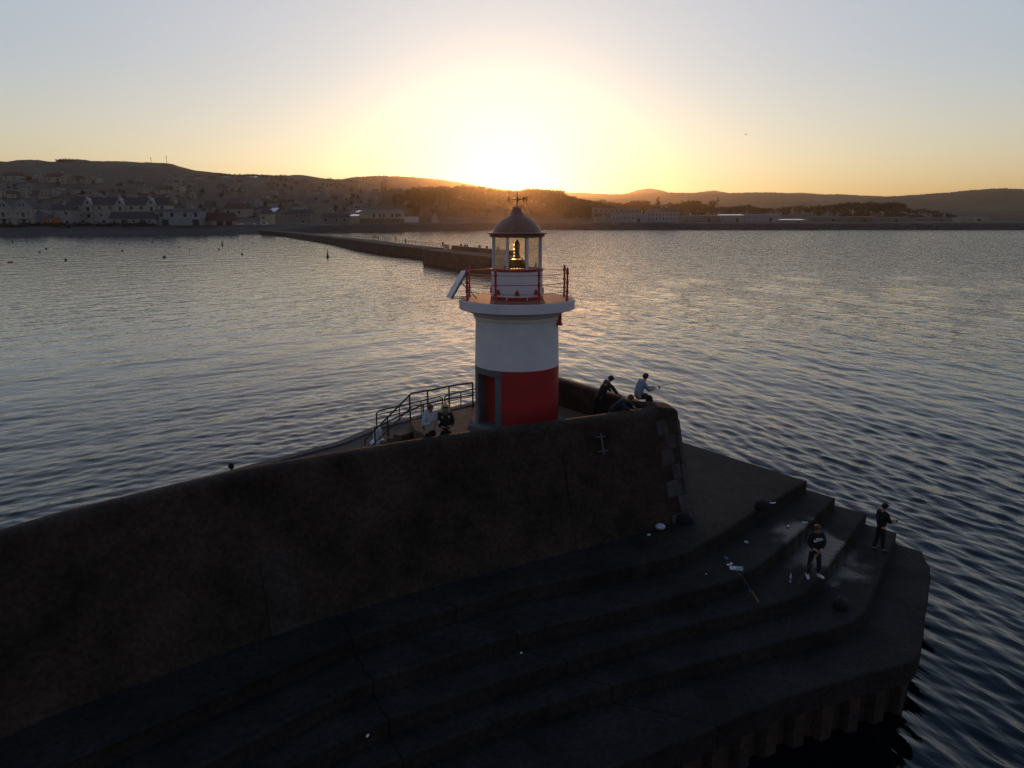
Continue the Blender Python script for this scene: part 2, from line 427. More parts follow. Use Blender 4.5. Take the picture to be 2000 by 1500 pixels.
def concrete(name, c1, c2, cracks=(), wet=None, bump=0.02):
    m = mat(name, c1, 0.85, col2=c2, scale=0.7, bump=bump, bscale=9.0, fine=0.3, spec=0.15)
    nt = m.node_tree; b = nt.nodes['Principled BSDF']; l = nt.links.new
    geo = nt.nodes.new('ShaderNodeNewGeometry')
    nz = nt.nodes.new('ShaderNodeTexNoise'); nz.inputs['Scale'].default_value = 1.3; nz.inputs['Detail'].default_value = 5
    l(geo.outputs['Position'], nz.inputs['Vector'])
    src = b.inputs['Base Color'].links[0].from_socket
    for (p, q, wdt) in cracks:
        p = Vector(p[:2]); q = Vector(q[:2]); d = (q - p).normalized(); nn = Vector((-d.y, d.x, 0))
        dt = nt.nodes.new('ShaderNodeVectorMath'); dt.operation = 'DOT_PRODUCT'; dt.inputs[1].default_value = nn
        l(geo.outputs['Position'], dt.inputs[0])
        ma = nt.nodes.new('ShaderNodeMath'); ma.operation = 'MULTIPLY_ADD'; ma.inputs[1].default_value = 0.25; l(nz.outputs['Fac'], ma.inputs[0]); l(dt.outputs['Value'], ma.inputs[2])
        sb = nt.nodes.new('ShaderNodeMath'); sb.operation = 'SUBTRACT'; sb.inputs[1].default_value = nn.x * p.x + nn.y * p.y + 0.12; l(ma.outputs[0], sb.inputs[0])
        ab = nt.nodes.new('ShaderNodeMath'); ab.operation = 'ABSOLUTE'; l(sb.outputs[0], ab.inputs[0])
        mr = nt.nodes.new('ShaderNodeMapRange'); mr.inputs['From Min'].default_value = wdt * 0.4; mr.inputs['From Max'].default_value = wdt
        mr.inputs['To Min'].default_value = 0.45; mr.inputs['To Max'].default_value = 1.0
        l(ab.outputs[0], mr.inputs['Value'])
        vs = nt.nodes.new('ShaderNodeVectorMath'); vs.operation = 'SCALE'
        l(src, vs.inputs[0]); l(mr.outputs[0], vs.inputs['Scale']); src = vs.outputs[0]
    if wet:
        c, rad = wet
        ds = nt.nodes.new('ShaderNodeVectorMath'); ds.operation = 'DISTANCE'; ds.inputs[1].default_value = c
        l(geo.outputs['Position'], ds.inputs[0])
        ma = nt.nodes.new('ShaderNodeMath'); ma.operation = 'MULTIPLY_ADD'; ma.inputs[1].default_value = -2.6; l(nz.outputs['Fac'], ma.inputs[0]); l(ds.outputs['Value'], ma.inputs[2])
        mr = nt.nodes.new('ShaderNodeMapRange'); mr.inputs['From Min'].default_value = rad - 1.9; mr.inputs['From Max'].default_value = rad - 1.3
        mr.inputs['To Min'].default_value = 0.28; mr.inputs['To Max'].default_value = 0.85
        l(ma.outputs[0], mr.inputs['Value']); l(mr.outputs[0], b.inputs['Roughness'])
    l(src, b.inputs['Base Color'])
    return m

cracks = [(onz(700, 1290, 3.15), onz(765, 1445, 2.25), 0.035), (onz(1120, 1270, 3.0), onz(1225, 1345, 2.25), 0.03)]
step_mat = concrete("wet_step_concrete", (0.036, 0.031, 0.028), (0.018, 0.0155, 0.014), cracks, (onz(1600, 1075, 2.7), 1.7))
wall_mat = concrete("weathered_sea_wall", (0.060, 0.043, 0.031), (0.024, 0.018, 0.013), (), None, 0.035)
quoin_mat = mat("granite_quoin", (0.085, 0.077, 0.077), 0.8, col2=(0.045, 0.042, 0.042), scale=2.5, bump=0.015, bscale=12, fine=0.2)
deck_mat = mat("pier_deck_gravel", (0.115, 0.085, 0.06), 0.9, col2=(0.06, 0.046, 0.034), scale=2.0, bump=0.03, bscale=14, fine=0.45)
patch_mat = mat("grey_render_patch", (0.060, 0.052, 0.046), 0.9, spec=0.1, col2=(0.032, 0.028, 0.025), scale=1.6, bump=0.01, bscale=10, fine=0.25)
rust_mat = mat("rusty_sheet_pile", (0.050, 0.030, 0.020), 0.8, col2=(0.020, 0.015, 0.013), scale=1.2, bump=0.02, bscale=8, fine=0.4)

def chaikin(pts, n=1):
    pts = [Vector(p[:2]) for p in pts]
    for _ in range(n):
        q = [pts[0]]
        for a, b in zip(pts, pts[1:]): q += [a * 0.9 + b * 0.1, a * 0.1 + b * 0.9]
        pts = q + [pts[-1]]
    return pts
# outer edges of the five steps (from the seaward end round the corner and away to the left)
EDGE = {
 'A': [onz(1577, 939, ZA), onz(1500, 985, ZA), onz(1400, 1047, ZA), onz(1330, 1083, ZA), onz(1200, 1112, ZA), onz(1000, 1150, ZA), onz(700, 1240, ZA), onz(400, 1370, ZA)],
 'B': [onz(1632, 972, ZB), onz(1560, 1040, ZB), onz(1480, 1106, ZB), onz(1430, 1133, ZB), onz(1350, 1155, ZB), onz(1000, 1240, ZB), onz(700, 1335, ZB), onz(480, 1450, ZB)],
 'C': [onz(1692, 1003, ZC), onz(1600, 1130, ZC), onz(1570, 1160, ZC), onz(1530, 1175, ZC), onz(1300, 1230, ZC), onz(1000, 1320, ZC), onz(735, 1412, ZC), onz(560, 1500, ZC)],
 'D': [onz(1752, 1040, ZD), onz(1692, 1190, ZD), onz(1668, 1213, ZD), onz(1625, 1228, ZD), onz(1300, 1310, ZD), onz(1000, 1395, ZD), onz(740, 1495, ZD), onz(600, 1560, ZD)],
 'E': [onz(1800, 1076, ZE), onz(1819, 1110, ZE), onz(1796, 1278, ZE), onz(1780, 1292, ZE), onz(1540, 1358, ZE), onz(1387, 1424, ZE), onz(1216, 1492, ZE), onz(1000, 1590, ZE), onz(800, 1720, ZE)],
}
apron = thing("stepped_apron", "stepped dark concrete apron at the pier head with rusty sheet piling", "pier steps")
back_far = Vector((7.57, 30.96))
zlev = {'A': ZA, 'B': ZB, 'C': ZC, 'D': ZD, 'E': ZE}
zbot = {'A': ZB, 'B': ZC, 'C': ZD, 'D': ZE, 'E': 1.15}
def wob(pts, amt, seed):
    """slightly irregular, chipped edge"""
    rs = random.Random(seed); out = []
    for a, b in zip(pts, pts[1:]):
        n = max(1, int((b - a).length / 0.35)); d = (b - a).normalized(); nn = Vector((-d.y, d.x))
        for i in range(n): out.append(a + (b - a) * (i / n) + nn * rs.uniform(-amt, amt))
    return out + [pts[-1]]
for i, kx in enumerate('EDCBA'):
    e = wob(chaikin(EDGE[kx], 1), 0.018 if kx != 'E' else 0.035, i)
    e0 = e[0]
    far = back_far + (Vector((0.9, 1.1)) * (0.01 * (4 - i)))
    last = e[-1]; dl = (e[-1] - e[-6]).normalized()
    last2 = last + dl * 9
    outer = [far] + e + [last2]
    nin = Vector((-0.62, 0.78))
    inner = [last2 + nin * 9, Vector((-2.0 , 21.5)), Vector((3.2, 25.2)), Vector((1.5, 30.2))]
    mb = MB(); z0, z1 = zbot[kx] - 0.001 * i, zlev[kx]
    bev = 0.05
    poly = outer + inner
    no = len(outer)
    def inset(d):
        out = []
        for j, p in enumerate(outer):
            a = outer[max(j-1, 0)]; b = outer[min(j+1, no-1)]
            t = (b - a).normalized(); n = Vector((t.y, -t.x))
            if (Vector((2, 20)) - p).dot(n) < 0: n = -n
            out.append(p + n * d)
        return out + inner
    mb.rings([[(p.x, p.y, z0) for p in poly], [(p.x, p.y, z1 - bev) for p in poly], [(p.x, p.y, z1 - 0.012) for p in inset(0.03)], [(p.x, p.y, z1) for p in inset(0.075)]])
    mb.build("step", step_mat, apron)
# corrugated sheet piles below the lowest step
mb = MB(); e = [Vector(p[:2]) for p in chaikin(EDGE['E'], 1)]
seg = []
acc = 0.0
path = []
for a, b in zip(e, e[1:]):
    n = max(1, int((b - a).length / 0.05))
    for i in range(n): path.append((a + (b - a) * (i / n), (b - a).normalized()))
ring0 = []
for i, (p, d) in enumerate(path):
    n = Vector((d.y, -d.x))
    if (Vector((2, 22)) - p).dot(n) < 0: n = -n
    ph = (i * 0.05 % 0.9) / 0.9
    w = 0.0 if ph < 0.4 else (ph - 0.4) / 0.1 if ph < 0.5 else 1.0 if ph < 0.9 else (1 - ph) / 0.1
    ring0.append(p + n * (0.16 + 0.24 * w))
nb = [p + Vector((-0.3, 0.6)) for p in ring0]
mb.rings([[(p.x, p.y, -1.5) for p in ring0], [(p.x, p.y, 1.16) for p in ring0]], closed=False, caps=False)
mb.build("sheet_piling", rust_mat, apron)
mb = MB()
core = [back_far - Vector((0.5, 0.6)), Vector((11.0, 25.2)), Vector((13.6, 22.9)), Vector((10.2, 17.9)), Vector((3.5, 15.4)), Vector((-6.5, 9.8)), Vector((-14, 14)), Vector((0, 29)), Vector((3, 31))]
mb.prism(core, -1.8, 1.1)
mb.build("foundation", step_mat, apron)

# ---- sea wall: lofted section along the inner line of its top, battered face, rounded coping
WALL = [  # inner top, foot
 ((-17.5, 2.0), (-15.7, 1.6)), ((-13.4, 9.2), (-12.3, 8.2)), ((-10.44, 13.6), (-9.8, 12.2)), ((-8.75, 15.5), (-7.75, 14.0)), ((-6.6, 17.4), (-5.6, 15.75)),
 ((-3.76, 19.15), (-2.9, 17.5)), ((-1.13, 20.55), (-0.25, 18.95)), ((1.0, 21.5), (1.8, 20.05)), ((2.75, 22.32), (3.6, 21.1)), ((4.05, 22.95), (5.0, 21.95)),
 ((4.42, 23.22), (6.12, 22.75)), ((4.12, 23.62), (6.05, 23.95)), ((2.62, 25.75), (4.0, 26.7)), ((1.42, 27.45), (2.7, 28.4)), ((-0.4, 30.0), (0.9, 31.0))]
def spline(pts, n):
    pts = [Vector(p) for p in pts]; out = []
    for i in range(len(pts) - 1):
        p0 = pts[max(i-1, 0)]; p1 = pts[i]; p2 = pts[i+1]; p3 = pts[min(i+2, len(pts)-1)]
        for j in range(n):
            t = j / n
            out.append(0.5 * ((2*p1) + (p2-p0)*t + (2*p0-5*p1+4*p2-p3)*t*t + (3*p1-p0-3*p2+p3)*t**3))
    return out + [pts[-1]]
CORNER = 10
ti = [Vector(a) for a, b in WALL]; fo = [Vector(b) for a, b in WALL]
SUB = 12
tA = spline(ti[:CORNER+1], SUB); fA = spline(fo[:CORNER+1], SUB)
tB = []; fB = []
for i in range(CORNER, len(ti) - 1):
    for j in range(1, SUB + 1):
        tB.append(ti[i].lerp(ti[i+1], j / SUB)); fB.append(fo[i].lerp(fo[i+1], j / SUB))
TI = tA + tB; FO = fA + fB
NCOR = len(tA) - 1
def section(i):
    """points from foot to inner side: (x, y, z)"""
    T, Fp = TI[i], FO[i]
    d = Fp - T; ln = d.length; u = d / ln
    th = min(0.62, ln * 0.55)
    if i >= NCOR - 3 and i <= NCOR + 12: th = min(1.15, ln * 0.62)
    O = T + u * th
    out = []
    def P(q, z): out.append(Vector((q.x, q.y, z)))
    base = Fp + (Fp - O) * (0.3 / 3.3)
    for k in range(15):
        t = k / 14
        P(base.lerp(O, t), 3.3 + (6.95 - 3.3) * t)
    P(O - u * 0.015, 7.12); P(O - u * 0.05, 7.22); P(O - u * 0.13, 7.285); P(O.lerp(T, 0.6), Z_WALL + 0.012); P(T + u * 0.1, Z_WALL); P(T + u * 0.03, 7.27); P(T, 7.2)
    P(T - u * 0.0, 5.6)
    P(T - u * 0.0, 4.6)
    return out
def wall_noise(p, n):
    q = mnoise.noise(p * 0.9) * 0.022 + mnoise.noise(p * 2.7) * 0.014 + mnoise.noise(p * 8) * 0.008
    return p + n * q
secs = []
for i in range(len(TI)):
    s = section(i); u = (FO[i] - TI[i]).normalized(); u3 = Vector((u.x, u.y, 0.25))
    secs.append([wall_noise(p, u3) if k < 20 else p for k, p in enumerate(s)])
seawall = thing("harbour_wall", "tall dark battered stone wall with rounded coping along the pier", "harbour wall")
mb = MB(); mb.rings(secs, closed=False, caps=False)
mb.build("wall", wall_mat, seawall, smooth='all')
FLAT = [section(i) for i in range(len(TI))]
def wall_pt(i, z, off=0.0):
    """point on the outer face at section i (float) and height z, pushed out by off"""
    i0 = int(i); t = i - i0; i1 = min(i0 + 1, len(FLAT) - 1)
    def at(s):
        k = (z - 3.3) / (6.95 - 3.3) * 14; k0 = max(0, min(13, int(k))); return s[k0].lerp(s[k0 + 1], k - k0)
    p = at(FLAT[i0]).lerp(at(FLAT[i1]), t)
    u = (FO[i0] - TI[i0]).normalized()
    return p + Vector((u.x, u.y, 0.3)) * off
def slab(mb, i0, i1, z0, z1, out, nn=3, jitter=0.0, rs=None):
    """block lying on the wall face, proud of it"""
    g = []
    for a in range(nn + 1):
        row = []
        for b in range(nn + 1):
            s, t = a / nn, b / nn
            row.append((i0 + (i1 - i0) * s, z0 + (z1 - z0) * t))
        g.append(row)
    nvt = (nn + 1) ** 2
    vs = [wall_pt(i, z, out) for r_ in g for (i, z) in r_] + [wall_pt(i, z, -0.06) for r_ in g for (i, z) in r_]
    fs = []
    w = nn + 1
    for a in range(nn):
        for b in range(nn):
            fs.append((a*w+b, a*w+b+1, (a+1)*w+b+1, (a+1)*w+b))
    bd = [(0, b) for b in range(w)] + [(a, nn) for a in range(1, w)] + [(nn, b) for b in range(nn-1, -1, -1)] + [(a, 0) for a in range(nn-1, 0, -1)]
    ids = [a*w+b for a, b in bd]
    for q in range(len(ids)):
        p0, p1 = ids[q], ids[(q+1) % len(ids)]
        fs.append((p0, p1, p1 + nvt, p0 + nvt))
    mb.add(vs, fs)
# quoin stones at the seaward corner: long and short in turn
rs = random.Random(4)
ze = [3.32, 3.85, 4.42, 4.95, 5.45, 5.98, 6.45, 6.93]
for k in range(7):
    long_ = k % 2 == 0
    mb = MB(); slab(mb, NCOR - (9.5 if long_ else 5.5) , NCOR - 0.25, ze[k] + 0.012, ze[k+1] - 0.012, 0.035 + rs.uniform(-0.008, 0.008), 5)
    mb.build("quoin", quoin_mat, seawall)
    mb = MB(); slab(mb, NCOR + 0.25, NCOR + (3 if long_ else 6), ze[k] + 0.012, ze[k+1] - 0.012, 0.03, 4)
    mb.build("quoin", quoin_mat, seawall)
def find_i(px, py):
    best = None
    for i in range(0, NCOR):
        for zz in np.linspace(3.5, 6.9, 20):
            p = wall_pt(i, zz); 
            dz = p.z - CAM_Z; zc_ = p.y * cP - dz * sP; yc = p.y * sP + dz * cP
            X = 1000 + F_PX * p.x / zc_; Yp = 750 - F_PX * yc / zc_
            e = (X - px) ** 2 + (Yp - py) ** 2
            if best is None or e < best[0]: best = (e, i, zz)
    return best[1], best[2]
ia, za = find_i(512, 1100); ib, zb_ = find_i(540, 1235)
mb = MB(); w0 = 1.9
iw = find_i(566, 1110)[0] - ia
slab(mb, ia, ia + max(iw, 1), 3.45, za, 0.03, 8)
o = mb.build("repair_patch", patch_mat, seawall); o['label'] = 'pale grey render patch on the dark wall'
# vertical cracks / drainage joint as narrow dark ribs
iq, zq = find_i(1105, 960)
mb = MB(); slab(mb, iq, iq + 0.12, 3.45, 6.5, 0.012, 3)
mb.build("joint_strip", mat("tar_joint", (0.012, 0.012, 0.012), 0.9), seawall)

# ladder-like pipe bracket on the wall
il, zl = find_i(1165, 845)
br = thing("pipe_bracket", "short vertical grey pipe with two crossbars fixed high on the dark wall", "pipe bracket", (0, 0, 0))
galv = mat("galvanised_steel", (0.13, 0.135, 0.145), 0.6, metal=0.2, var=0.2, scale=8)
p0 = wall_pt(il, 6.85, 0.10); p1 = wall_pt(il, 6.2, 0.10)
MB().tube([p0, p1], 0.025).build("pipe", galv, br, smooth=True)
for zz in (6.75, 6.32):
    q = wall_pt(il, zz, 0.07); t = (TI[min(il+1, NCOR)] - TI[il]).normalized()
    MB().tube([q - Vector((t.x, t.y, 0)) * 0.17, q + Vector((t.x, t.y, 0)) * 0.17], 0.02).build("crossbar", galv, br, smooth=True)

# ---- decks behind the wall
harb = [tuple(onz(-120, 1100, Z_LOW)[:2]), tuple(onz(150, 1004, Z_LOW)[:2]), tuple(onz(330, 956, Z_LOW)[:2]), tuple(onz(480, 913, Z_LOW)[:2]), tuple(onz(660, 865, Z_LOW)[:2]), (-5.59, 28.5), (-2.9, 31.3), (-0.6, 33.6)]
mb = MB()
poly = [Vector(p) for p in harb] + [Vector((1.3, 31.4)), Vector((2.0, 27.2)), Vector((4.2, 23.6))] + [Vector(t) + Vector((0.15, -0.2)) for t in reversed(TI[:NCOR - 2:6])]
mb.prism(poly, -1.8, Z_LOW)
o = mb.build("pier_deck", deck_mat); struct(o)
# kerb along the harbour edge
mb = MB()
hv = [Vector(p) for p in harb]
rr = []
for i, p in enumerate(hv):
    a, b = hv[max(i-1, 0)], hv[min(i+1, len(hv)-1)]; t = (b - a).normalized(); n = Vector((t.y, -t.x))
    rr.append([(p.x, p.y, Z_LOW + 0.004), (p.x, p.y, Z_LOW + 0.06), (p.x + n.x*0.35, p.y + n.y*0.35, Z_LOW + 0.06), (p.x + n.x*0.38, p.y + n.y*0.38, Z_LOW + 0.004)])
mb.rings(rr)
o = mb.build("kerb", quoin_mat); struct(o)
# narrow landing outside the kerb
mb = MB()
for i in range(2, 4):
    pass
la, lb_ = Vector((-10.3, 23.3)), Vector((-7.6, 26.1)); tt = (lb_ - la).normalized(); nn = Vector((-tt.y, tt.x)) if tt.x > 0 else Vector((tt.y, -tt.x))
mb.prism([la, lb_, lb_ + nn * 1.6, la + nn * 1.6], -1.8, 4.05)
o = mb.build("landing_path", step_mat); struct(o)
# raised platform the lighthouse stands on
plat = [(-1.45, 26.62), (-2.32, 25.95), (-3.05, 25.2), (-3.62, 24.72), (-3.3, 23.6), (-2.75, 22.9), (-2.85, 19.72)] + [(t.x + 0.02, t.y + 0.0) for t in TI[62:NCOR-1:6]] + [(4.3, 23.3), (4.05, 23.66), (2.6, 25.72), (1.4, 27.42), (0.2, 29.1), (-0.6, 28.6)]
plat_m = mat("lighthouse_platform", (0.15, 0.10, 0.065), 0.9, col2=(0.07, 0.048, 0.034), scale=2.5, bump=0.03, bscale=16, fine=0.5)
mb = MB(); mb.prism([Vector(p) for p in plat], Z_LOW + 0.005, Z_DECK)
o = mb.build("platform_floor", plat_m); struct(o)
# flight of stairs down to the lower deck
mb = MB()
s0 = Vector((-3.45, 24.1)); dirs = Vector((-0.80, 0.60)); side = Vector((0.60, 0.80))
for k in range(7):
    a = s0 + dirs * (0.33 * k - 0.05); b = s0 + dirs * (0.33 * (k + 1))
    zz = Z_DECK - 0.19 * (k + 1)
    q = [a - side * 0.62, b - side * 0.62, b + side * 0.62, a + side * 0.62]
    mb.prism(q, Z_LOW + 0.006, zz)
o = mb.build("stairs", plat_m); struct(o)
# ================================================================== LIGHTHOUSE
LX, LY = 0.168, 24.6
white = mat("white_painted_render", (0.80, 0.80, 0.82), 0.6, col2=(0.70, 0.70, 0.72), scale=1.2, bump=0.006, bscale=30, fine=0.05)
red = mat("red_paint", (0.42, 0.022, 0.020), 0.5, col2=(0.33, 0.018, 0.018), scale=1.0, bump=0.005, bscale=25, fine=0.06)
redmetal = mat("red_ironwork", (0.42, 0.030, 0.022), 0.4, var=0.2, scale=12)
stone = mat("door_surround_stone", (0.16, 0.16, 0.155), 0.85, col2=(0.11, 0.11, 0.108), scale=4, bump=0.01, bscale=25, fine=0.15)
gfloor = mat("gallery_floor", (0.42, 0.10, 0.05), 0.7, col2=(0.26, 0.09, 0.06), scale=3, fine=0.2, bscale=25)
domem = mat("dome_glare_tint", (0.30, 0.15, 0.10), 0.5, col2=(0.21, 0.105, 0.07), scale=2.5, fine=0.1, metal=0.2)  # the warm red-brown puts the sun's veiling glare into the dome's colour
dark = mat("dark_metal", (0.03, 0.03, 0.032), 0.5, var=0.2, scale=10)
lh = thing("lighthouse", "small red and white lighthouse with glazed lantern and dark dome", "lighthouse", (LX, LY, Z_DECK))
def lz(y): return onY(1010, y, LY).z - Z_DECK
# all below in lighthouse coordinates (z from the deck)
zb1 = lz(709.5)                # red / white boundary
zg0, zg1 = lz(607), lz(582.5)   # gallery slab
RT = 1.445
MB().lathe([(1.62, 0.0), (1.62, 0.10), (1.58, 0.14), (RT, 0.15)], 64).build("plinth", stone, lh, smooth=True)
pa = R(-46); hw = 0.62
dcut = math.asin(hw / (RT + 0.01)) - 0.004
mb = MB()
arc = [pa + dcut + (2 * math.pi - 2 * dcut) * j / 72 for j in range(73)]
mb.rings([[(r * math.sin(a), -r * math.cos(a), z) for a in arc] for r, z in ((RT + 0.012, 0.14), (RT + 0.006, zb1))], closed=False)
mb.build("red_band", red, lh, smooth=True)
MB().lathe([(RT + 0.005, zb1 + 0.001), (RT - 0.03, zg0 - 0.30), (RT - 0.03, zg0 - 0.24), (RT + 0.02, zg0 - 0.22), (RT + 0.02, zg0 - 0.12), (RT + 0.14, zg0 - 0.02), (RT + 0.16, zg0 + 0.02)], 72).build("white_tower", white, lh, smooth=True)
GR = 1.965
MB().lathe([(RT + 0.14, zg0 + 0.02), (GR - 0.05, zg0 + 0.10), (GR - 0.008, zg0 + 0.115), (GR, zg0 + 0.125), (GR, zg1 - 0.008), (GR - 0.008, zg1)], 80).build("gallery_slab", white, lh, smooth=True)
MB().lathe([(GR - 0.06, zg1 - 0.005), (GR - 0.07, zg1 + 0.008), (0.5, zg1 + 0.012)], 80).build("gallery_floor", gfloor, lh, smooth=True)
# lantern base: octagonal plates, red skirting and red sill
a8 = R(22.5)
LB = 0.865
zs = lz(524)                    # sill
zs0 = zg1 + 0.012
def octa(prof): return MB().lathe(prof, 8, a0=a8)
ln = octa([(LB / math.cos(a8) * 0.97, zs0 + 0.10), (LB / math.cos(a8) * 0.97, zs - 0.07)])
ln = MB().lathe([(LB, zs0 + 0.09), (LB, zs - 0.06)], 48).build("lantern_base", white, lh, smooth=True)
MB().lathe([(LB + 0.025, zs0), (LB + 0.025, zs0 + 0.09), (LB, zs0 + 0.10)], 48).build("base_skirting", red, lh, smooth=True)
MB().lathe([(LB, zs - 0.075), (LB + 0.03, zs - 0.065), (LB + 0.03, zs + 0.0), (LB - 0.05, zs + 0.012)], 48, caps=False).build("window_sill", red, lh, smooth=True)
def pol(r, a, z): return Vector((r * math.sin(a), -r * math.cos(a), z))    # a = 0 faces the camera
def frameM(r, a, z):
    ex = Vector((math.cos(a), math.sin(a), 0)); ey = Vector((math.sin(a), -math.cos(a), 0)); ez = Vector((0, 0, 1))
    M = Matrix((ex, ey, ez)).transposed().to_4x4(); M.translation = pol(r, a, z); return M     # local y points outward
for k in range(8):              # small spade shaped vents
    a = R(45 * k)
    prof = [(-0.085, 0), (0.085, 0), (0.075, 0.07), (0.03, 0.15), (0, 0.19), (-0.03, 0.15), (-0.075, 0.07)]
    mb = MB(); mb.rings([[(x, -0.02, z) for x, z in prof], [(x * 0.9, 0.045, z * 0.95) for x, z in prof]])
    mb.build("vent", redmetal, lh, matrix=frameM(LB, a, zs0 + 0.17))
    mb = MB(); mb.box(-0.014, 0.014, -0.01, 0.03, 0, 0.115)
    mb.build("bracket", white, lh, matrix=frameM(LB, R(45 * k + 22.5), zs0 - 0.0))
zt = lz(459.5)                  # top of glazing
for k in range(8):
    a = R(45 * k + 22.5)
    mb = MB(); mb.box(-0.035, 0.035, -0.05, 0.03, zs + 0.01, zt + 0.02)
    mb.build("glazing_bar", white, lh, matrix=frameM(LB - 0.012, a, 0))
gm = bpy.data.materials.new("lantern_glass"); gm.use_nodes = True
gnt = gm.node_tree; gnt.nodes.remove(gnt.nodes['Principled BSDF'])
gout = gnt.nodes['Material Output']
tr = gnt.nodes.new('ShaderNodeBsdfTransparent'); tr.inputs[0].default_value = (0.95, 0.89, 0.77, 1)   # pale yellow tint
gl = gnt.nodes.new('ShaderNodeBsdfGlossy'); gl.inputs['Roughness'].default_value = 0.08
df = gnt.nodes.new('ShaderNodeBsdfTranslucent'); df.inputs[0].default_value = (0.75, 0.62, 0.42, 1)
fr = gnt.nodes.new('ShaderNodeFresnel'); fr.inputs['IOR'].default_value = 1.45
mx = gnt.nodes.new('ShaderNodeMixShader'); mx2 = gnt.nodes.new('ShaderNodeMixShader')
frs = gnt.nodes.new('ShaderNodeMath'); frs.operation = 'MULTIPLY'; frs.inputs[1].default_value = 0.5; gnt.links.new(fr.outputs[0], frs.inputs[0]); gnt.links.new(frs.outputs[0], mx.inputs[0]); gnt.links.new(tr.outputs[0], mx.inputs[1]); gnt.links.new(gl.outputs[0], mx.inputs[2])
mx2.inputs[0].default_value = 0.012
gnt.links.new(mx.outputs[0], mx2.inputs[1]); gnt.links.new(df.outputs[0], mx2.inputs[2]); gnt.links.new(mx2.outputs[0], gout.inputs[0])
for k in range(8):
    a0 = R(45 * k - 22.5); a1 = R(45 * k + 22.5); r = LB - 0.025
    mb = MB(); mb.add([pol(r, a0, zs + 0.01), pol(r, a1, zs + 0.01), pol(r, a1, zt + 0.01), pol(r, a0, zt + 0.01)], [(0, 1, 2, 3)])
    mb.build("glass_pane", gm, lh)
# roof: eaves with rim, dome, ogee neck and finial
ze_ = lz(455.5)
MB().lathe([(LB + 0.035, zt - 0.06), (LB + 0.05, zt - 0.05), (LB + 0.06, zt + 0.03), (1.0, zt + 0.06), (1.035, ze_), (1.02, ze_ + 0.025), (0.84, ze_ + 0.05)], 56).build("eaves", domem, lh, smooth=True)
dz0 = ze_ + 0.045; dz1 = lz(419.5)
hd = dz1 - dz0
ctl = [(0.0, 1.0), (0.12, 0.975), (0.24, 0.93), (0.36, 0.875), (0.48, 0.80), (0.60, 0.715), (0.70, 0.63), (0.79, 0.545), (0.86, 0.47), (0.92, 0.395), (0.96, 0.34), (1.0, 0.30)]
prof = [(0.82 * r_, dz0 + hd * t_) for t_, r_ in ctl]
MB().lathe(prof, 56).build("dome", domem, lh, smooth=True)
z403 = lz(403)
h = z403 - dz1
MB().lathe([(0.255, dz1 - 0.01), (0.20, dz1 + 0.05), (0.165, dz1 + 0.12), (0.145, dz1 + 0.16), (0.15, dz1 + 0.19), (0.115, dz1 + 0.235), (0.06, dz1 + h * 0.93), (0.02, z403 + 0.01)], 24).build("finial", domem, lh, smooth=True)
vane = bpy.data.objects.new("weather_vane", None); COL.objects.link(vane); vane.parent = lh; vane.location = (0, 0, z403)
zp = lz(361) - z403; zc_ = lz(389.5) - z403
MB().tube([(0, 0, -0.05), (0, 0, zp)], [0.024, 0.016], 8).build("spindle", dark, vane, smooth=True)
mb = MB(); mb.tube([(-0.20, 0, zc_), (0.20, 0, zc_)], 0.017, 6); mb.tube([(0, -0.2, zc_ - 0.02), (0, 0.2, zc_ - 0.02)], 0.010, 6)
mb.build("arms", dark, vane, smooth=True)
def letter(ch, x):
    cu = bpy.data.curves.new("letter", 'FONT'); cu.body = ch; cu.size = 0.20; cu.extrude = 0.008; cu.align_x = 'CENTER'; cu.align_y = 'CENTER'; cu.offset = 0.010
    o = bpy.data.objects.new("letter", cu); COL.objects.link(o)
    dg = bpy.context.evaluated_depsgraph_get(); me = bpy.data.meshes.new_from_object(o.evaluated_get(dg))
    bpy.data.objects.remove(o); me.materials.clear(); me.materials.append(dark)
    c = link("compass_letter", me, vane); c.location = (x, 0, zc_); c.rotation_euler = (R(90), 0, 0); return c
letter("N", 0.27); letter("S", -0.27)
mb = MB(); mb.box(-0.16, 0.10, -0.006, 0.006, zp - 0.10, zp - 0.08); mb.rings([[(0.10, -0.006, zp - 0.13), (0.18, 0, zp - 0.09), (0.10, -0.006, zp - 0.05)], [(0.10, 0.006, zp - 0.13), (0.18, 0.004, zp - 0.09), (0.10, 0.006, zp - 0.05)]])
# lamp: ringed optic on a small four legged stand
lens_m = mat("lamp_lens", (0.10, 0.10, 0.12), 0.15, var=0.1)
chrome = mat("polished_brass", (0.42, 0.38, 0.34), 0.25, metal=1.0, var=0.1)
lamp = bpy.data.objects.new("lamp", None); COL.objects.link(lamp); lamp.parent = lh; lamp.location = (0.0, 0, zs - 0.02)
def pz(y): return onY(1010, y, LY).z - Z_DECK - (zs - 0.02)
y0, y1 = pz(508.5), pz(474)
MB().lathe([(0.088, y0 + 0.05), (0.088, y1 - 0.02)], 20).build("optic", lens_m, lamp, smooth=True)
for k, zz in enumerate((y0 + 0.03, y0 + 0.14, y0 + 0.24, y0 + 0.36, y0 + 0.47, y1 - 0.06)):
    MB().lathe([(0.085, zz - 0.012), (0.115 if k else 0.17, zz - 0.008), (0.115 if k else 0.17, zz + 0.010), (0.085, zz + 0.014)], 20).build("ring", chrome, lamp, smooth=True)
MB().lathe([(0.095, y1 - 0.02), (0.10, y1 + 0.01), (0.05, y1 + 0.03), (0.03, y1 + 0.08), (0.006, y1 + 0.11), (0.004, zt - zs)], 16).build("lamp_cap", chrome, lamp, smooth=True)
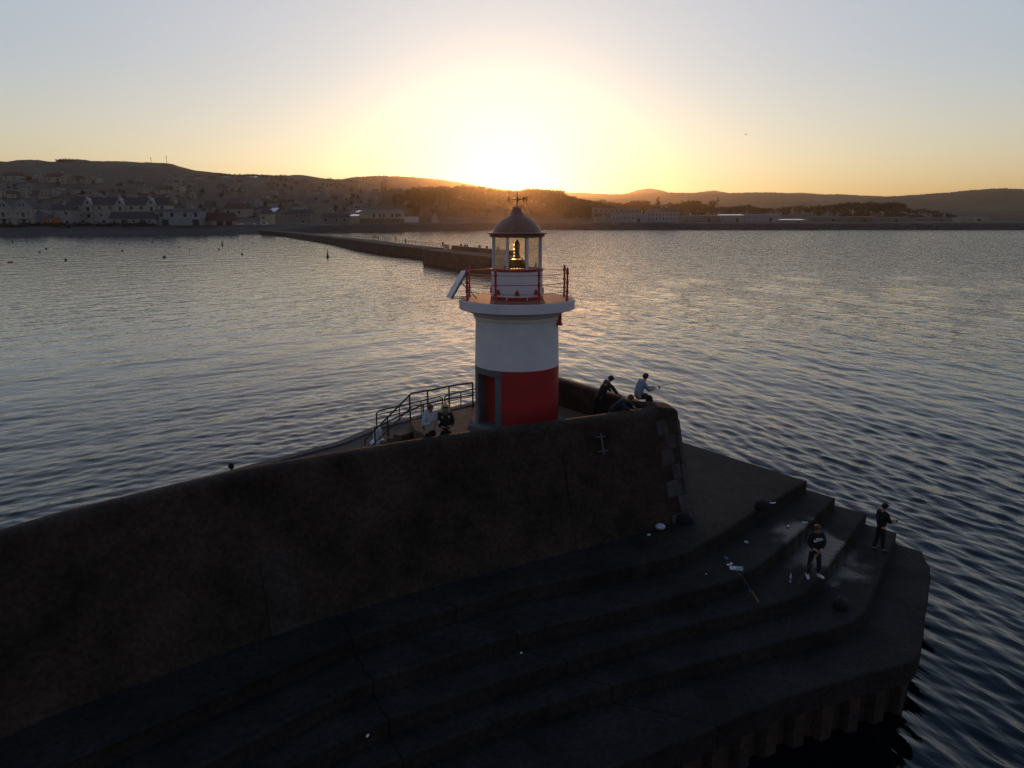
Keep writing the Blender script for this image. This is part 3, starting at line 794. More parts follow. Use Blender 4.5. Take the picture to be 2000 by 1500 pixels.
for q in range(4):
    a = R(45 + 90 * q)
    MB().tube([(0.15 * math.cos(a + 0.4), 0.15 * math.sin(a + 0.4), 0.0), (0.13 * math.cos(a + 0.4), 0.13 * math.sin(a + 0.4), y0 + 0.03)], 0.018, 8).build("leg", dark, lamp, smooth=True)
MB().lathe([(0.22, -0.03), (0.22, 0.005), (0.1, 0.01)], 20).build("lamp_base", dark, lamp, smooth=True)
MB().lathe([(LB - 0.08, zs - 0.10), (LB - 0.08, zs - 0.03)], 32).build("lantern_floor", mat("lantern_floor_boards", (0.08, 0.07, 0.06), 0.8), lh)

# gallery railing
RP = 1.79
rail = bpy.data.objects.new("gallery_railing", None); COL.objects.link(rail); rail.parent = lh; rail.location = (0, 0, zg1)
pp = MB(); pp.lathe([(0.055, 0), (0.055, 0.03), (0.038, 0.06), (0.034, 0.3), (0.032, 0.92), (0.045, 0.945), (0.045, 0.975), (0.03, 0.99), (0.048, 1.02), (0.03, 1.055), (0.008, 1.09)], 12)
for zz in (0.30, 0.60, 0.90): pp.ball((0, 0, zz), 0.058, 10, 6)
post = pp.build("post", redmetal, rail, smooth=True)
for k in range(8):
    o = post if k == 0 else post.copy()
    if k: COL.objects.link(o)
    o.location = pol(RP, R(45 * k + 22.5), 0)
for zz in (0.30, 0.60, 0.90):
    pts = []
    for k in range(8):
        for t in (0, 0.25, 0.5, 0.75):
            a = pol(RP, R(45 * k + 22.5), zz); b = pol(RP, R(45 * k + 67.5), zz)
            p = a.lerp(b, t); p.z -= 0.05 * t * (1 - t); pts.append(p)
    MB().tube(pts, 0.011, 6, closed=True).build("rail", redmetal, rail, smooth=True)
# solar panel on its stand, outside the railing on the left
pan = bpy.data.objects.new("solar_panel", None); COL.objects.link(pan); pan.parent = lh
def lp(x, y, Y):
    p = onY(x, y, LY + Y); return Vector((p.x - LX, Y, p.z - Z_DECK))
TLn, TLf = lp(911, 527, -0.28), lp(901, 528.5, 0.12)
BLn, BLf = lp(880, 582, -0.28), lp(871, 579.5, 0.12)
nrm = (TLf - TLn).cross(BLn - TLn).normalized()
if nrm.x > 0: nrm = -nrm
bk = -nrm * 0.05
panel_m = mat("solar_panel_sky_sheen", (0.50, 0.51, 0.53), 0.35, var=0.08, scale=6)  # front face, its pale grey is sky reflection put into the colour
mb = MB(); mb.rings([[TLn, TLf, BLf, BLn], [p + bk for p in (TLn, TLf, BLf, BLn)]]); mb.build("panel", panel_m, pan)
mb = MB(); mb.tube([TLn + bk*1.3, BLn + bk*1.3], 0.018, 6); mb.tube([TLf + bk*1.3, BLf + bk*1.3], 0.018, 6); mb.build("panel_frame", dark, pan)
mid = TLn.lerp(BLn, 0.42) + bk
MB().tube([mid, lp(915, 566, -0.3), lp(931, 583, -0.4)], 0.018, 6).build("strut", dark, pan)
MB().tube([TLn.lerp(BLn, 0.12) + bk, lp(914, 553, -0.4)], 0.016, 6).build("strut", dark, pan)
MB().tube([BLn + bk, lp(903, 583, -0.28) + Vector((0.1, 0, 0.02))], 0.016, 6).build("strut", dark, pan)
MB().tube([BLf + bk, lp(903, 580, 0.12) + Vector((0.2, 0, 0.02))], 0.016, 6).build("strut", dark, pan)
# red floodlight bracket under the gallery on the right
fx = bpy.data.objects.new("fog_signal", None); COL.objects.link(fx); fx.parent = lh; fx.matrix_local = frameM(RT + 0.06, R(72), zg0 - 0.42)
mb = MB(); mb.box(-0.03, 0.03, -0.06, 0.06, 0.1, 0.42); mb.build("bracket", redmetal, fx)
mb = MB(); mb.lathe([(0.05, 0.13), (0.08, 0.10), (0.11, 0.02), (0.125, 0.0)], 14); mb.build("housing", redmetal, fx, smooth=True)
# doorway: stone surround let into the drum, recessed red door
PM = frameM(0, pa, 0)
dr = bpy.data.objects.new("doorway", None); COL.objects.link(dr); dr.parent = lh; dr.matrix_local = PM
ro = RT + 0.035; top = zb1 - 0.004
def arcblock(x0, x1, z0, z1, yin=1.02):
    xs = [x0 + (x1 - x0) * j / 6 for j in range(7)]
    poly = [(x, math.sqrt(ro * ro - x * x)) for x in xs] + [(x1, yin), (x0, yin)]
    return MB().prism(poly, z0, z1)
JW = 0.20
arcblock(-hw, -hw + JW, 0.10, top).build("jamb", stone, dr)
arcblock(hw - JW, hw, 0.10, top).build("jamb", stone, dr)
arcblock(-hw + JW, hw - JW, top - 0.20, top).build("lintel", stone, dr)
mb = MB(); mb.box(-hw - 0.02, hw + 0.02, 0.9, 1.72, 0.0, 0.115); mb.build("threshold", stone, dr)
door_m = mat("door_red", (0.30, 0.03, 0.02), 0.55, var=0.15, scale=5)
mb = MB(); mb.box(-hw + JW + 0.002, hw - JW - 0.002, 1.03, 1.08, 0.118, top - 0.205)
for xx in (-0.26, 0.0, 0.26): mb.box(xx - 0.115, xx + 0.115, 1.08, 1.095, 0.16, top - 0.26)
dd = mb.build("door", door_m, dr)
MB().tube([(0.30, 1.12, 0.95), (0.30, 1.12, 1.10)], 0.012, 6).build("handle", dark, dd)
# ================================================================== RAILINGS, BOLLARD ON THE PIER
railm = mat("dark_steel_rail", (0.045, 0.042, 0.04), 0.5, metal=0.3, var=0.2, scale=15)
def V3(p, z): return Vector((p[0], p[1], z))
# stair and platform handrail
hr = thing("stair_handrail", "dark steel handrail along the platform edge and down the stairs left of the lighthouse", "handrail")
A = [(-1.48, 26.45), (-2.32, 25.86), (-3.03, 25.17), (-3.55, 24.78)]
H1, H2 = onY(757, 815, 25.55), onY(713, 859, 26.25)
B = [(-3.62, 24.78), (H1.x, H1.y), (H2.x, H2.y)]
top = [V3(A[0], Z_DECK + 1.0), V3(A[1], Z_DECK + 1.0), V3(A[2], Z_DECK + 1.0), V3(A[3], Z_DECK + 1.0), V3(B[0], Z_DECK + 0.93), H1, H2]
MB().tube(top, 0.032, 8).build("handrail", railm, hr, smooth=True)
MB().tube([p - Vector((0, 0, 0.48)) for p in top], 0.022, 8).build("midrail", railm, hr, smooth=True)
for p, z0, z1 in ((A[0], Z_DECK, 1.0), (A[1], Z_DECK, 1.0), (A[2], Z_DECK, 1.0), (B[0], Z_DECK - 0.1, 1.03), (B[1], Z_LOW, H1.z - Z_LOW), (B[2], Z_LOW, H2.z - Z_LOW)):
    MB().tube([V3(p, z0), V3(p, z0 + z1)], 0.03, 8).build("post", railm, hr, smooth=True)
hr2 = thing("stair_handrail", "dark steel handrail on the wall side of the stairs behind the couple", "handrail")
C = [(-3.02, 23.75), (-4.1, 24.55), (-5.0, 25.25)]
t2 = [V3(C[0], 7.22), V3(C[1], 6.52), V3(C[2], 5.92)]
MB().tube(t2, 0.03, 8).build("handrail", railm, hr2, smooth=True)
for p, z0, z1 in ((C[0], 6.2, 7.22), (C[2], Z_LOW, 5.92)):
    MB().tube([V3(p, z0), V3(p, z1)], 0.028, 8).build("post", railm, hr2, smooth=True)
# hoop railings on the harbour edge
hv = [Vector(p) for p in harb]
def along(s):
    for a, b in zip(hv[3:], hv[4:]):
        l = (b - a).length
        if s <= l: return a + (b - a) * (s / l)
        s -= l
    return hv[-1]
tot = sum((b - a).length for a, b in zip(hv[3:], hv[4:]))
def hoop(s0, s1, h, first=None):
    o = thing("hoop_railing", "", "railing")
    pts = []
    n = 8
    for i in range(n + 1):
        p = along(s0 + (s1 - s0) * i / n); pts.append(V3(p, Z_LOW + 0.16 + h))
    q0, q1 = along(s0), along(s1)
    loop = [V3(q0, Z_LOW), V3(q0, Z_LOW + 0.16 + h - 0.1)] + [pts[0].lerp(pts[1], 0.35)] + pts[1:-1] + [pts[-1].lerp(pts[-2], 0.35), V3(q1, Z_LOW + 0.16 + h - 0.1), V3(q1, Z_LOW)]
    MB().tube(loop, 0.032, 8).build("hoop", railm, o, smooth=True)
    for f in (0.36, 0.68):
        MB().tube([V3(along(s0 + 0.02), Z_LOW + 0.16 + h * f)] + [p - Vector((0, 0, h * (1 - f))) for p in pts[1:-1]] + [V3(along(s1 - 0.02), Z_LOW + 0.16 + h * f)], 0.02, 6).build("rail", railm, o, smooth=True)
    for f in (0.33, 0.66):
        p = along(s0 + (s1 - s0) * f); MB().tube([V3(p, Z_LOW), V3(p, Z_LOW + 0.16 + h)], 0.024, 6).build("post", railm, o, smooth=True)
    return o
s5 = (hv[4] - hv[3]).length + (hv[5] - hv[4]).length
o = hoop(s5 + 0.05, s5 + 3.6, 0.50); o['label'] = 'low dark hoop railing on the harbour edge behind the stairs'
o = hoop(s5 + 3.75, s5 + 6.6, 0.50); o['label'] = 'low dark hoop railing on the harbour edge beside the lighthouse'
# white bollard on the lower deck
bp_ = onz(738, 866, Z_LOW)
bol = thing("bollard", "white painted mooring bollard with domed head behind the stair rail", "bollard", bp_)
MB().lathe([(0.30, 0.0), (0.30, 0.05), (0.24, 0.12), (0.17, 0.16)], 24).build("base", white, bol, smooth=True)
MB().lathe([(0.165, 0.15), (0.17, 0.42), (0.175, 0.47), (0.16, 0.56), (0.10, 0.63), (0.01, 0.655)], 24).build("head", white, bol, smooth=True)

# ================================================================== PEOPLE
skin_m = mat("skin", (0.42, 0.25, 0.18), 0.55, var=0.08, scale=20)
hair_dark = mat("dark_hair", (0.018, 0.013, 0.010), 0.6, var=0.3, scale=60)
hair_blond = mat("blonde_hair", (0.52, 0.36, 0.17), 0.5, var=0.25, scale=50)
hair_brown = mat("reddish_brown_hair", (0.10, 0.045, 0.022), 0.55, var=0.3, scale=60)
black_cloth = mat("black_cloth", (0.012, 0.012, 0.014), 0.9, var=0.25, scale=15)
navy_cloth = mat("navy_cloth", (0.020, 0.023, 0.035), 0.9, var=0.25, scale=15)
grey_cloth = mat("grey_cloth", (0.09, 0.095, 0.11), 0.9, var=0.2, scale=12)
pale_cloth = mat("pale_jacket", (0.42, 0.44, 0.46), 0.85, var=0.12, scale=9)
blue_cloth = mat("light_blue_fleece", (0.36, 0.44, 0.58), 0.95, var=0.15, scale=10)
bluegrey_cloth = mat("blue_grey_hoodie", (0.24, 0.29, 0.38), 0.95, var=0.15, scale=10)
dkred_cloth = mat("dark_maroon_cloth", (0.045, 0.016, 0.016), 0.9, var=0.25, scale=12)
white_shoe = mat("white_shoe", (0.72, 0.72, 0.75), 0.6, var=0.08, scale=20)
black_shoe = mat("black_shoe", (0.015, 0.014, 0.014), 0.6, var=0.2, scale=20)
print_white = mat("white_print", (0.75, 0.75, 0.78), 0.7, var=0.05)

def skin(name, verts, edges, rad, m, parent, sub=1, root=0):
    me = bpy.data.meshes.new(name); me.from_pydata([tuple(v) for v in verts], edges, [])
    o = bpy.data.objects.new(name, me); COL.objects.link(o)
    sk = o.modifiers.new("skin", 'SKIN'); sk.use_smooth_shade = True
    for i, r in enumerate(rad):
        d = me.skin_vertices[0].data[i]
        d.radius = r if hasattr(r, '__len__') else (r, r); d.use_root = (i == root)
    if sub:
        ss = o.modifiers.new("sub", 'SUBSURF'); ss.levels = sub; ss.render_levels = sub
    dg = bpy.context.evaluated_depsgraph_get(); dg.update()
    nm = bpy.data.meshes.new_from_object(o.evaluated_get(dg))
    bpy.data.objects.remove(o); nm.name = name
    nm.materials.clear(); nm.materials.append(m)
    nm.polygons.foreach_set('use_smooth', [True] * len(nm.polygons))
    return link(name, nm, parent)

def pose(**kw):
    """joints of a 1.76 m figure standing, facing +Y (x to its right), feet on z = 0"""
    p = dict(pelvis=(0, 0, 0.93), waist=(0, 0.0, 1.07), chest=(0, 0.01, 1.28), neck=(0, 0.0, 1.47), head0=(0, 0.025, 1.56), head1=(0, 0.035, 1.64), head2=(0, 0.02, 1.71))
    for s, k in ((-1, 'l'), (1, 'r')):
        p['sh' + k] = (s * 0.17, 0, 1.42); p['el' + k] = (s * 0.23, -0.02, 1.13); p['wr' + k] = (s * 0.24, 0.05, 0.89); p['hd' + k] = (s * 0.24, 0.09, 0.80)
        p['hip' + k] = (s * 0.09, 0, 0.90); p['kn' + k] = (s * 0.11, 0.02, 0.49); p['an' + k] = (s * 0.12, -0.02, 0.09); p['to' + k] = (s * 0.15, 0.16, 0.035)
    for k, v in kw.items(): p[k] = v
    return {k: Vector(v) for k, v in p.items()}

def person(label, group, P, loc, rz, jacket, trousers, shoes, hair, hair_len=0, hood=None, bulk=1.0, fingers=True, skirt=False, cap=None, collar=None, scale=1.0, parent_name="person"):
    root = thing(parent_name, label, "person", loc, rz, group); root.scale = (scale,) * 3
    # body: one continuous surface with head, hands and fingers
    N = []; E = []; Rr = []; ix = {}
    def nv(k, co, r, pr=None):
        ix[k] = len(N); N.append(Vector(co)); Rr.append(r)
        if pr is not None: E.append((ix[pr], ix[k]))
    nv('pelvis', P['pelvis'], (0.14, 0.10)); nv('waist', P['waist'], (0.125, 0.09), 'pelvis'); nv('chest', P['chest'], (0.15, 0.10), 'waist')
    nv('neck', P['neck'], 0.055, 'chest'); nv('head0', P['head0'], (0.062, 0.072), 'neck'); nv('head1', P['head1'], (0.078, 0.095), 'head0'); nv('head2', P['head2'], (0.066, 0.08), 'head1')
    up = (P['head2'] - P['head0']).normalized(); rt = (P['shr'] - P['shl']).normalized(); fw = up.cross(rt).normalized()
    nose = P['head0'].lerp(P['head1'], 0.55)
    for k in 'lr':
        nv('sh' + k, P['sh' + k], 0.06, 'chest'); nv('el' + k, P['el' + k], 0.043, 'sh' + k); nv('wr' + k, P['wr' + k], 0.028, 'el' + k)
        d = (P['hd' + k] - P['wr' + k]).normalized()
        lat = rt - d * rt.dot(d)
        lat = lat.normalized() if lat.length > 0.2 else fw
        palm = P['wr' + k] + d * 0.07
        nv('pm' + k, palm, (0.036, 0.020), 'wr' + k)
        if fingers:
            curl = lat.cross(d).normalized() * (1 if k == 'r' else 1)
            if curl.z > 0: curl = -curl
            for q, (off, ln) in enumerate(((-0.03, 0.060), (-0.010, 0.070), (0.010, 0.066), (0.029, 0.052))):
                b = palm + d * 0.035 + lat * off
                nv(f'f{k}{q}a', b + d * ln * 0.45 + curl * 0.012, 0.0095, 'pm' + k); nv(f'f{k}{q}b', b + d * ln * 0.8 + curl * 0.040, 0.008, f'f{k}{q}a')
            sgn = -1 if k == 'r' else 1
            nv(f't{k}a', palm + lat * sgn * 0.040 + d * 0.0, 0.011, 'wr' + k); nv(f't{k}b', palm + lat * sgn * 0.046 + d * 0.045 + curl * 0.02, 0.009, f't{k}a')
        nv('hip' + k, P['hip' + k], 0.085, 'pelvis'); nv('kn' + k, P['kn' + k], 0.055, 'hip' + k); nv('an' + k, P['an' + k], 0.038, 'kn' + k); nv('to' + k, P['to' + k], 0.03, 'an' + k)
    body = skin("body", N, E, Rr, skin_m, root, 1)
    # nose, ears: small pieces of the same skin joined on; eyes and mouth as darker features
    hc = P['head1']
    if fingers:
        ff = mat("face_features", (0.06, 0.025, 0.02), 0.5)
        MB().ball(nose + fw * 0.088, 0.016, 8, 6, (0.8, 1.1, 1.4)).build("nose", skin_m, root, smooth='all')
        MB().ball(nose + fw * 0.082 - up * 0.040, 0.016, 8, 6, (1.3, 0.5, 0.35)).build("mouth", ff, root, smooth='all')
        for s in (-1, 1):
            MB().ball(hc + rt * s * 0.078 - up * 0.02, 0.024, 8, 6, (0.45, 0.8, 1.2)).build("ear", skin_m, root, smooth='all')
            MB().ball(hc + rt * s * 0.031 + fw * 0.083 - up * 0.005, 0.011, 8, 6, (1.2, 0.7, 0.7)).build("eye", ff, root, smooth='all')
    # jacket
    b = bulk; N = []; E = []; Rr = []; ix.clear()
    nv('pelvis', P['pelvis'] + Vector((0, 0, -0.04)), (0.168 * b, 0.135 * b)); nv('waist', P['waist'], (0.165 * b, 0.13 * b), 'pelvis'); nv('chest', P['chest'], (0.175 * b, 0.135 * b), 'waist')
    nv('nk', P['neck'] - (P['neck'] - P['chest']).normalized() * 0.02, (0.085, 0.08), 'chest')
    for k in 'lr':
        nv('sh' + k, P['sh' + k], 0.082 * b, 'chest'); nv('el' + k, P['el' + k], 0.064 * b, 'sh' + k); nv('wr' + k, P['wr' + k], 0.046 * b, 'el' + k)
    jk = skin("jacket", N, E, Rr, jacket, root, 1)
    if hood is not None:
        back = P['neck'] - fw * 0.075
        mbh = MB(); mbh.ball(back + up * 0.0, 0.115, 14, 10, (1.15, 0.8, 0.75)); mbh.build("hood", hood, root, smooth='all')
    if collar is not None:
        mbh = MB(); mbh.ball(P['neck'] + fw * 0.045 - up * 0.02, 0.085, 12, 8, (1.05, 0.85, 0.9)); mbh.build("scarf", collar, root, smooth='all')
    # trousers
    N = []; E = []; Rr = []; ix.clear()
    nv('pelvis', P['pelvis'], (0.150, 0.115)); nv('belt', P['pelvis'].lerp(P['waist'], 0.75), (0.135, 0.10), 'pelvis')
    for k in 'lr':
        nv('hip' + k, P['hip' + k], 0.105, 'pelvis'); nv('kn' + k, P['kn' + k], 0.078, 'hip' + k); nv('an' + k, P['an' + k] + (P['kn' + k] - P['an' + k]).normalized() * 0.03, 0.060, 'kn' + k)
    skin("trousers", N, E, Rr, trousers, root, 1)
    for k in 'lr':
        a, t = P['an' + k], P['to' + k]; d = (t - a); d.z = 0; d.normalize()
        heel = Vector((a.x, a.y, t.z + 0.012)) - d * 0.05
        skin("shoe", [heel, (heel + t) / 2 + Vector((0, 0, 0.022)), t + d * 0.04, a + Vector((0, 0, 0.02))], [(0, 1), (1, 2), (0, 3)], [0.048, (0.052, 0.05), (0.044, 0.036), 0.048], shoes, root, 1)
    # hair
    mbh = MB(); c = hc + up * 0.022 - fw * 0.014
    def hp(a, e, r): return c + rt * (r * 0.093 * math.cos(e) * math.sin(a)) + fw * (r * 0.112 * math.cos(e) * math.cos(a)) + up * (r * 0.102 * math.sin(e))
    rs = random.Random(len(label)); rows = []
    for q in range(7):
        ring = []
        for j in range(20):
            a = 2 * math.pi * j / 20
            lo = R(8) if abs(((a + math.pi) % (2*math.pi)) - math.pi) < R(62) else R(-48)
            e = lo + (R(88) - lo) * q / 6
            ring.append(hp(a, e, 1.0 + rs.uniform(-0.03, 0.05)))
        rows.append(ring)
    mbh.rings(rows)
    mbh.build("hair", hair, root, smooth='all')
    if hair_len:
        for s in (-1, 0, 1):
            b0 = hc + rt * s * 0.07 - fw * (0.03 if s else 0.085)
            q = [b0 + up * 0.05, b0 - up * 0.08 + rt * s * 0.03, P['neck'] + rt * s * 0.10 - fw * (0.0 if s else 0.10) - up * 0.04, P['chest'] + rt * s * 0.10 + fw * (0.10 if s else -0.14) + up * 0.02]
            skin("hair_lock", q, [(0, 1), (1, 2), (2, 3)], [0.045, 0.055, 0.05, 0.025], hair, root, 1)
    if cap is not None:
        mbh = MB()
        rr_ = []
        for e in (-5, 15, 35, 55, 75, 89): rr_.append([hp(2*math.pi*j/18, R(e), 1.09) for j in range(18)])
        mbh.rings(rr_)
        br = [hp(R(a), R(-2), 1.1) for a in (-50, -25, 0, 25, 50)]; br2 = [p + fw * (0.075 if i in (1, 2, 3) else 0.02) - up * 0.012 for i, p in enumerate(br)]
        mbh.rings([[*br, *br2[::-1]], [p + up * 0.012 for p in (*br, *br2[::-1])]])
        mbh.build("cap", cap, root, smooth=True)
    return root
def rod(label, pts, r0=0.014, r1=0.004, handle=True, m=None, group=None, reel=True):
    o = thing("fishing_rod", label, "fishing rod", pts[0], 0, group)
    base = Vector(pts[0]); q = [Vector(p) - base for p in pts]
    MB().tube(q, [r0 + (r1 - r0) * i / (len(q) - 1) for i in range(len(q))], 6).build("blank", m or dark, o, smooth=True)
    d = (q[1] - q[0]).normalized()
    if handle: MB().tube([q[0], q[0] + d * 0.35], 0.019, 8).build("grip", mat("cork_grip", (0.30, 0.16, 0.07), 0.8), o, smooth=True)
    if reel:
        c = q[0] + d * 0.42 - Vector((0, 0, 0.05)); MB().ball(c, 0.038, 10, 8).build("reel", galv, o, smooth='all')
    return o

# man in a pale jacket and his companion, behind the wall left of the lighthouse
m1 = person("person in a pale jacket and dark trousers leaning close to the blonde one", None,
    pose(head0=(0.02, 0.07, 1.555), head1=(0.04, 0.095, 1.63), head2=(0.035, 0.075, 1.70), ell=(-0.29, 0.02, 1.16), wrl=(-0.12, 0.24, 1.16), hdl=(-0.04, 0.29, 1.18), elr=(0.28, 0.05, 1.15), wrr=(0.16, 0.26, 1.22), hdr=(0.12, 0.30, 1.30)),
    (-2.42, 20.55, Z_DECK), R(222), pale_cloth, black_cloth, black_shoe, hair_brown, bulk=1.12, hood=pale_cloth)
m2 = person("person with long blonde hair, sunglasses and a black coat behind the wall", None,
    pose(wrl=(-0.16, 0.20, 1.08), hdl=(-0.08, 0.25, 1.10), wrr=(0.15, 0.22, 1.06), hdr=(0.08, 0.26, 1.08)),
    (-1.98, 20.72, Z_DECK), R(188), black_cloth, black_cloth, black_shoe, hair_blond, hair_len=1, collar=grey_cloth, bulk=1.05, scale=0.97)
mb = MB(); mb.box(-0.075, 0.075, 0.118, 0.132, 1.625, 1.665); mb.build("sunglasses", black_shoe, m2)
# man standing with both hands on the right parapet
m3 = person("person in a dark jacket and hood leaning both hands on the right parapet", None,
    pose(pelvis=(0, -0.06, 0.92), waist=(0, 0.05, 1.06), chest=(0, 0.21, 1.24), neck=(0, 0.32, 1.40), head0=(0, 0.40, 1.46), head1=(0, 0.45, 1.52), head2=(0, 0.45, 1.60),
         shl=(-0.18, 0.29, 1.36), shr=(0.18, 0.29, 1.36), ell=(-0.25, 0.44, 1.17), elr=(0.25, 0.44, 1.17), wrl=(-0.22, 0.60, 1.00), wrr=(0.22, 0.60, 1.00), hdl=(-0.2, 0.68, 0.985), hdr=(0.2, 0.68, 0.985),
         hipl=(-0.09, -0.06, 0.89), hipr=(0.09, -0.06, 0.89), knl=(-0.12, -0.09, 0.48), knr=(0.13, -0.02, 0.48), anl=(-0.13, -0.20, 0.09), anr=(0.14, -0.10, 0.09), tol=(-0.14, -0.02, 0.035), tor=(0.16, 0.08, 0.035)),
    (3.08, 24.62, Z_DECK), R(-66), black_cloth, black_cloth, black_shoe, hair_dark, hood=grey_cloth, bulk=1.05)
# man in light blue sitting on the parapet, fishing
m4 = person("person in a light blue hooded top sitting on the parapet holding a fishing rod", None,
    pose(pelvis=(0, 0, 0.13), waist=(0, 0.03, 0.27), chest=(0, 0.12, 0.47), neck=(0, 0.20, 0.65), head0=(0, 0.27, 0.73), head1=(0, 0.30, 0.80), head2=(0, 0.285, 0.88),
         shl=(-0.17, 0.16, 0.60), shr=(0.17, 0.16, 0.60), ell=(-0.21, 0.30, 0.36), elr=(0.21, 0.30, 0.36), wrl=(-0.10, 0.52, 0.40), wrr=(0.12, 0.52, 0.36), hdl=(-0.06, 0.60, 0.43), hdr=(0.08, 0.60, 0.37),
         hipl=(-0.10, 0.02, 0.11), hipr=(0.10, 0.02, 0.11), knl=(-0.13, 0.45, 0.11), knr=(0.13, 0.45, 0.11), anl=(-0.13, 0.50, -0.32), anr=(0.13, 0.52, -0.32), tol=(-0.13, 0.65, -0.40), tor=(0.14, 0.67, -0.40)),
    (4.30, 24.05, Z_WALL), R(-72), bluegrey_cloth, black_cloth, black_shoe, hair_dark, hood=blue_cloth, bulk=1.08)
q = Vector((4.30, 24.05, Z_WALL)); fwd = Vector((math.sin(R(72)), math.cos(R(72)), 0))
rod("dark fishing rod held by the person in the light blue top", [q + fwd * 0.42 + Vector((0, 0, 0.36)), q + fwd * 1.2 + Vector((0, 0, 0.47)), q + fwd * 2.3 + Vector((0, 0, 0.55))])
# crouching person leaning over the front parapet
m5 = person("person in dark clothes bent low over the corner of the wall", None,
    pose(pelvis=(0, -0.12, 0.80), waist=(0, 0.0, 0.94), chest=(0, 0.18, 1.13), neck=(0, 0.36, 1.27), head0=(0, 0.45, 1.30), head1=(0, 0.52, 1.33), head2=(0, 0.54, 1.41),
         shl=(-0.18, 0.28, 1.21), shr=(0.18, 0.28, 1.21), ell=(-0.30, 0.42, 1.06), elr=(0.30, 0.40, 1.06), wrl=(-0.26, 0.55, 1.00), wrr=(0.24, 0.58, 1.00), hdl=(-0.2, 0.63, 0.985), hdr=(0.2, 0.66, 0.985),
         hipl=(-0.10, -0.12, 0.78), hipr=(0.10, -0.12, 0.78), knl=(-0.14, 0.10, 0.42), knr=(0.14, 0.10, 0.42), anl=(-0.14, -0.20, 0.09), anr=(0.14, -0.20, 0.09), tol=(-0.14, -0.04, 0.035), tor=(0.14, -0.04, 0.035)),
    (3.38, 22.98, Z_DECK), R(-112), navy_cloth, black_cloth, black_shoe, hair_brown, bulk=1.1)
# boy with white shoes on the third step
bpos = onz(1587, 1127, ZC)
m6 = person("person in a black printed sweatshirt and white shoes holding a rod on the wet step", None,
    pose(head0=(0.01, 0.05, 1.555), head1=(0.02, 0.075, 1.635), head2=(0.02, 0.055, 1.71), ell=(-0.25, 0.03, 1.15), wrl=(-0.08, 0.22, 1.03), hdl=(-0.02, 0.28, 0.99), elr=(0.25, 0.03, 1.15), wrr=(0.16, 0.22, 1.04), hdr=(0.08, 0.28, 1.0),
         knl=(-0.14, 0.03, 0.49), knr=(0.14, 0.03, 0.49), anl=(-0.17, 0, 0.09), anr=(0.17, 0, 0.09), tol=(-0.26, 0.15, 0.035), tor=(0.22, 0.17, 0.035)),
    bpos, R(182), black_cloth, black_cloth, white_shoe, hair_brown, bulk=1.12)
# chest print: letters above a tick shaped swoosh
mb = MB()
def shape(pts): mb.rings([[(x, 0.158, z) for x, z in pts], [(x, 0.168, z) for x, z in pts]])
sw = [(0.165, 1.285), (0.15, 1.245), (0.115, 1.225), (0.06, 1.24), (-0.17, 1.325), (0.05, 1.265), (0.10, 1.262), (0.125, 1.285), (0.13, 1.32)]
shape(sw)
LW = 0.008
def bar(x0, z0, x1, z1, w=0.012):
    d = Vector((x1 - x0, z1 - z0)); n = Vector((-d.y, d.x)).normalized() * w
    shape([(x0 + n.x, z0 + n.y), (x1 + n.x, z1 + n.y), (x1 - n.x, z1 - n.y), (x0 - n.x, z0 - n.y)])
s_ = 1
for ch, x in (("N", 0.085), ("I", 0.03), ("K", -0.005), ("E", -0.065)):
    z0, z1 = 1.29, 1.36
    if ch == "N": bar(x, z0, x, z1); bar(x - 0.036, z0, x - 0.036, z1); bar(x, z1, x - 0.036, z0, 0.009)
    if ch == "I": bar(x, z0, x, z1)
    if ch == "K": bar(x, z0, x, z1); bar(x, z0 + 0.03, x - 0.04, z1, 0.009); bar(x - 0.01, z0 + 0.04, x - 0.042, z0, 0.009)
    if ch == "E": bar(x, z0, x, z1); [bar(x, zz, x - 0.036, zz, 0.009) for zz in (z0 + 0.008, (z0 + z1) / 2, z1 - 0.008)]
mb.build("chest_print", print_white, m6)
q = bpos
rod("thin orange fishing rod held by the person in white shoes", [q + Vector((0.02, -0.30, 1.03)), q + Vector((-0.28, -0.45, 0.72)), q + Vector((-0.75, -0.75, 0.20))], 0.010, 0.004, m=mat("orange_rod", (0.25, 0.09, 0.03), 0.5), reel=True)
# angler in black on the fourth step
apos = onz(1715, 1077, ZD)
m7 = person("person all in black with a cap casting a rod from the lower step", None,
    pose(head0=(0.0, 0.05, 1.555), head1=(0.0, 0.07, 1.635), head2=(0, 0.05, 1.71), ell=(-0.24, 0.06, 1.15), wrl=(-0.12, 0.30, 1.10), hdl=(-0.06, 0.37, 1.10), elr=(0.24, 0.08, 1.16), wrr=(0.10, 0.34, 1.06), hdr=(0.05, 0.42, 1.07),
         anl=(-0.12, -0.10, 0.09), tol=(-0.14, 0.07, 0.035), anr=(0.13, 0.06, 0.09), tor=(0.16, 0.24, 0.035)),
    apos, R(-68), black_cloth, black_cloth, black_shoe, hair_dark, cap=black_cloth, bulk=1.08)
f7 = Vector((math.sin(R(68)), math.cos(R(68)), 0))
rod("long dark fishing rod held out over the sea by the person in black", [apos + f7 * 0.30 + Vector((0, 0, 1.08)), apos + f7 * 0.9 + Vector((0, 0, 1.02)), apos + f7 * 1.6 + Vector((0.1, -0.2, 1.0))], 0.016, 0.005)
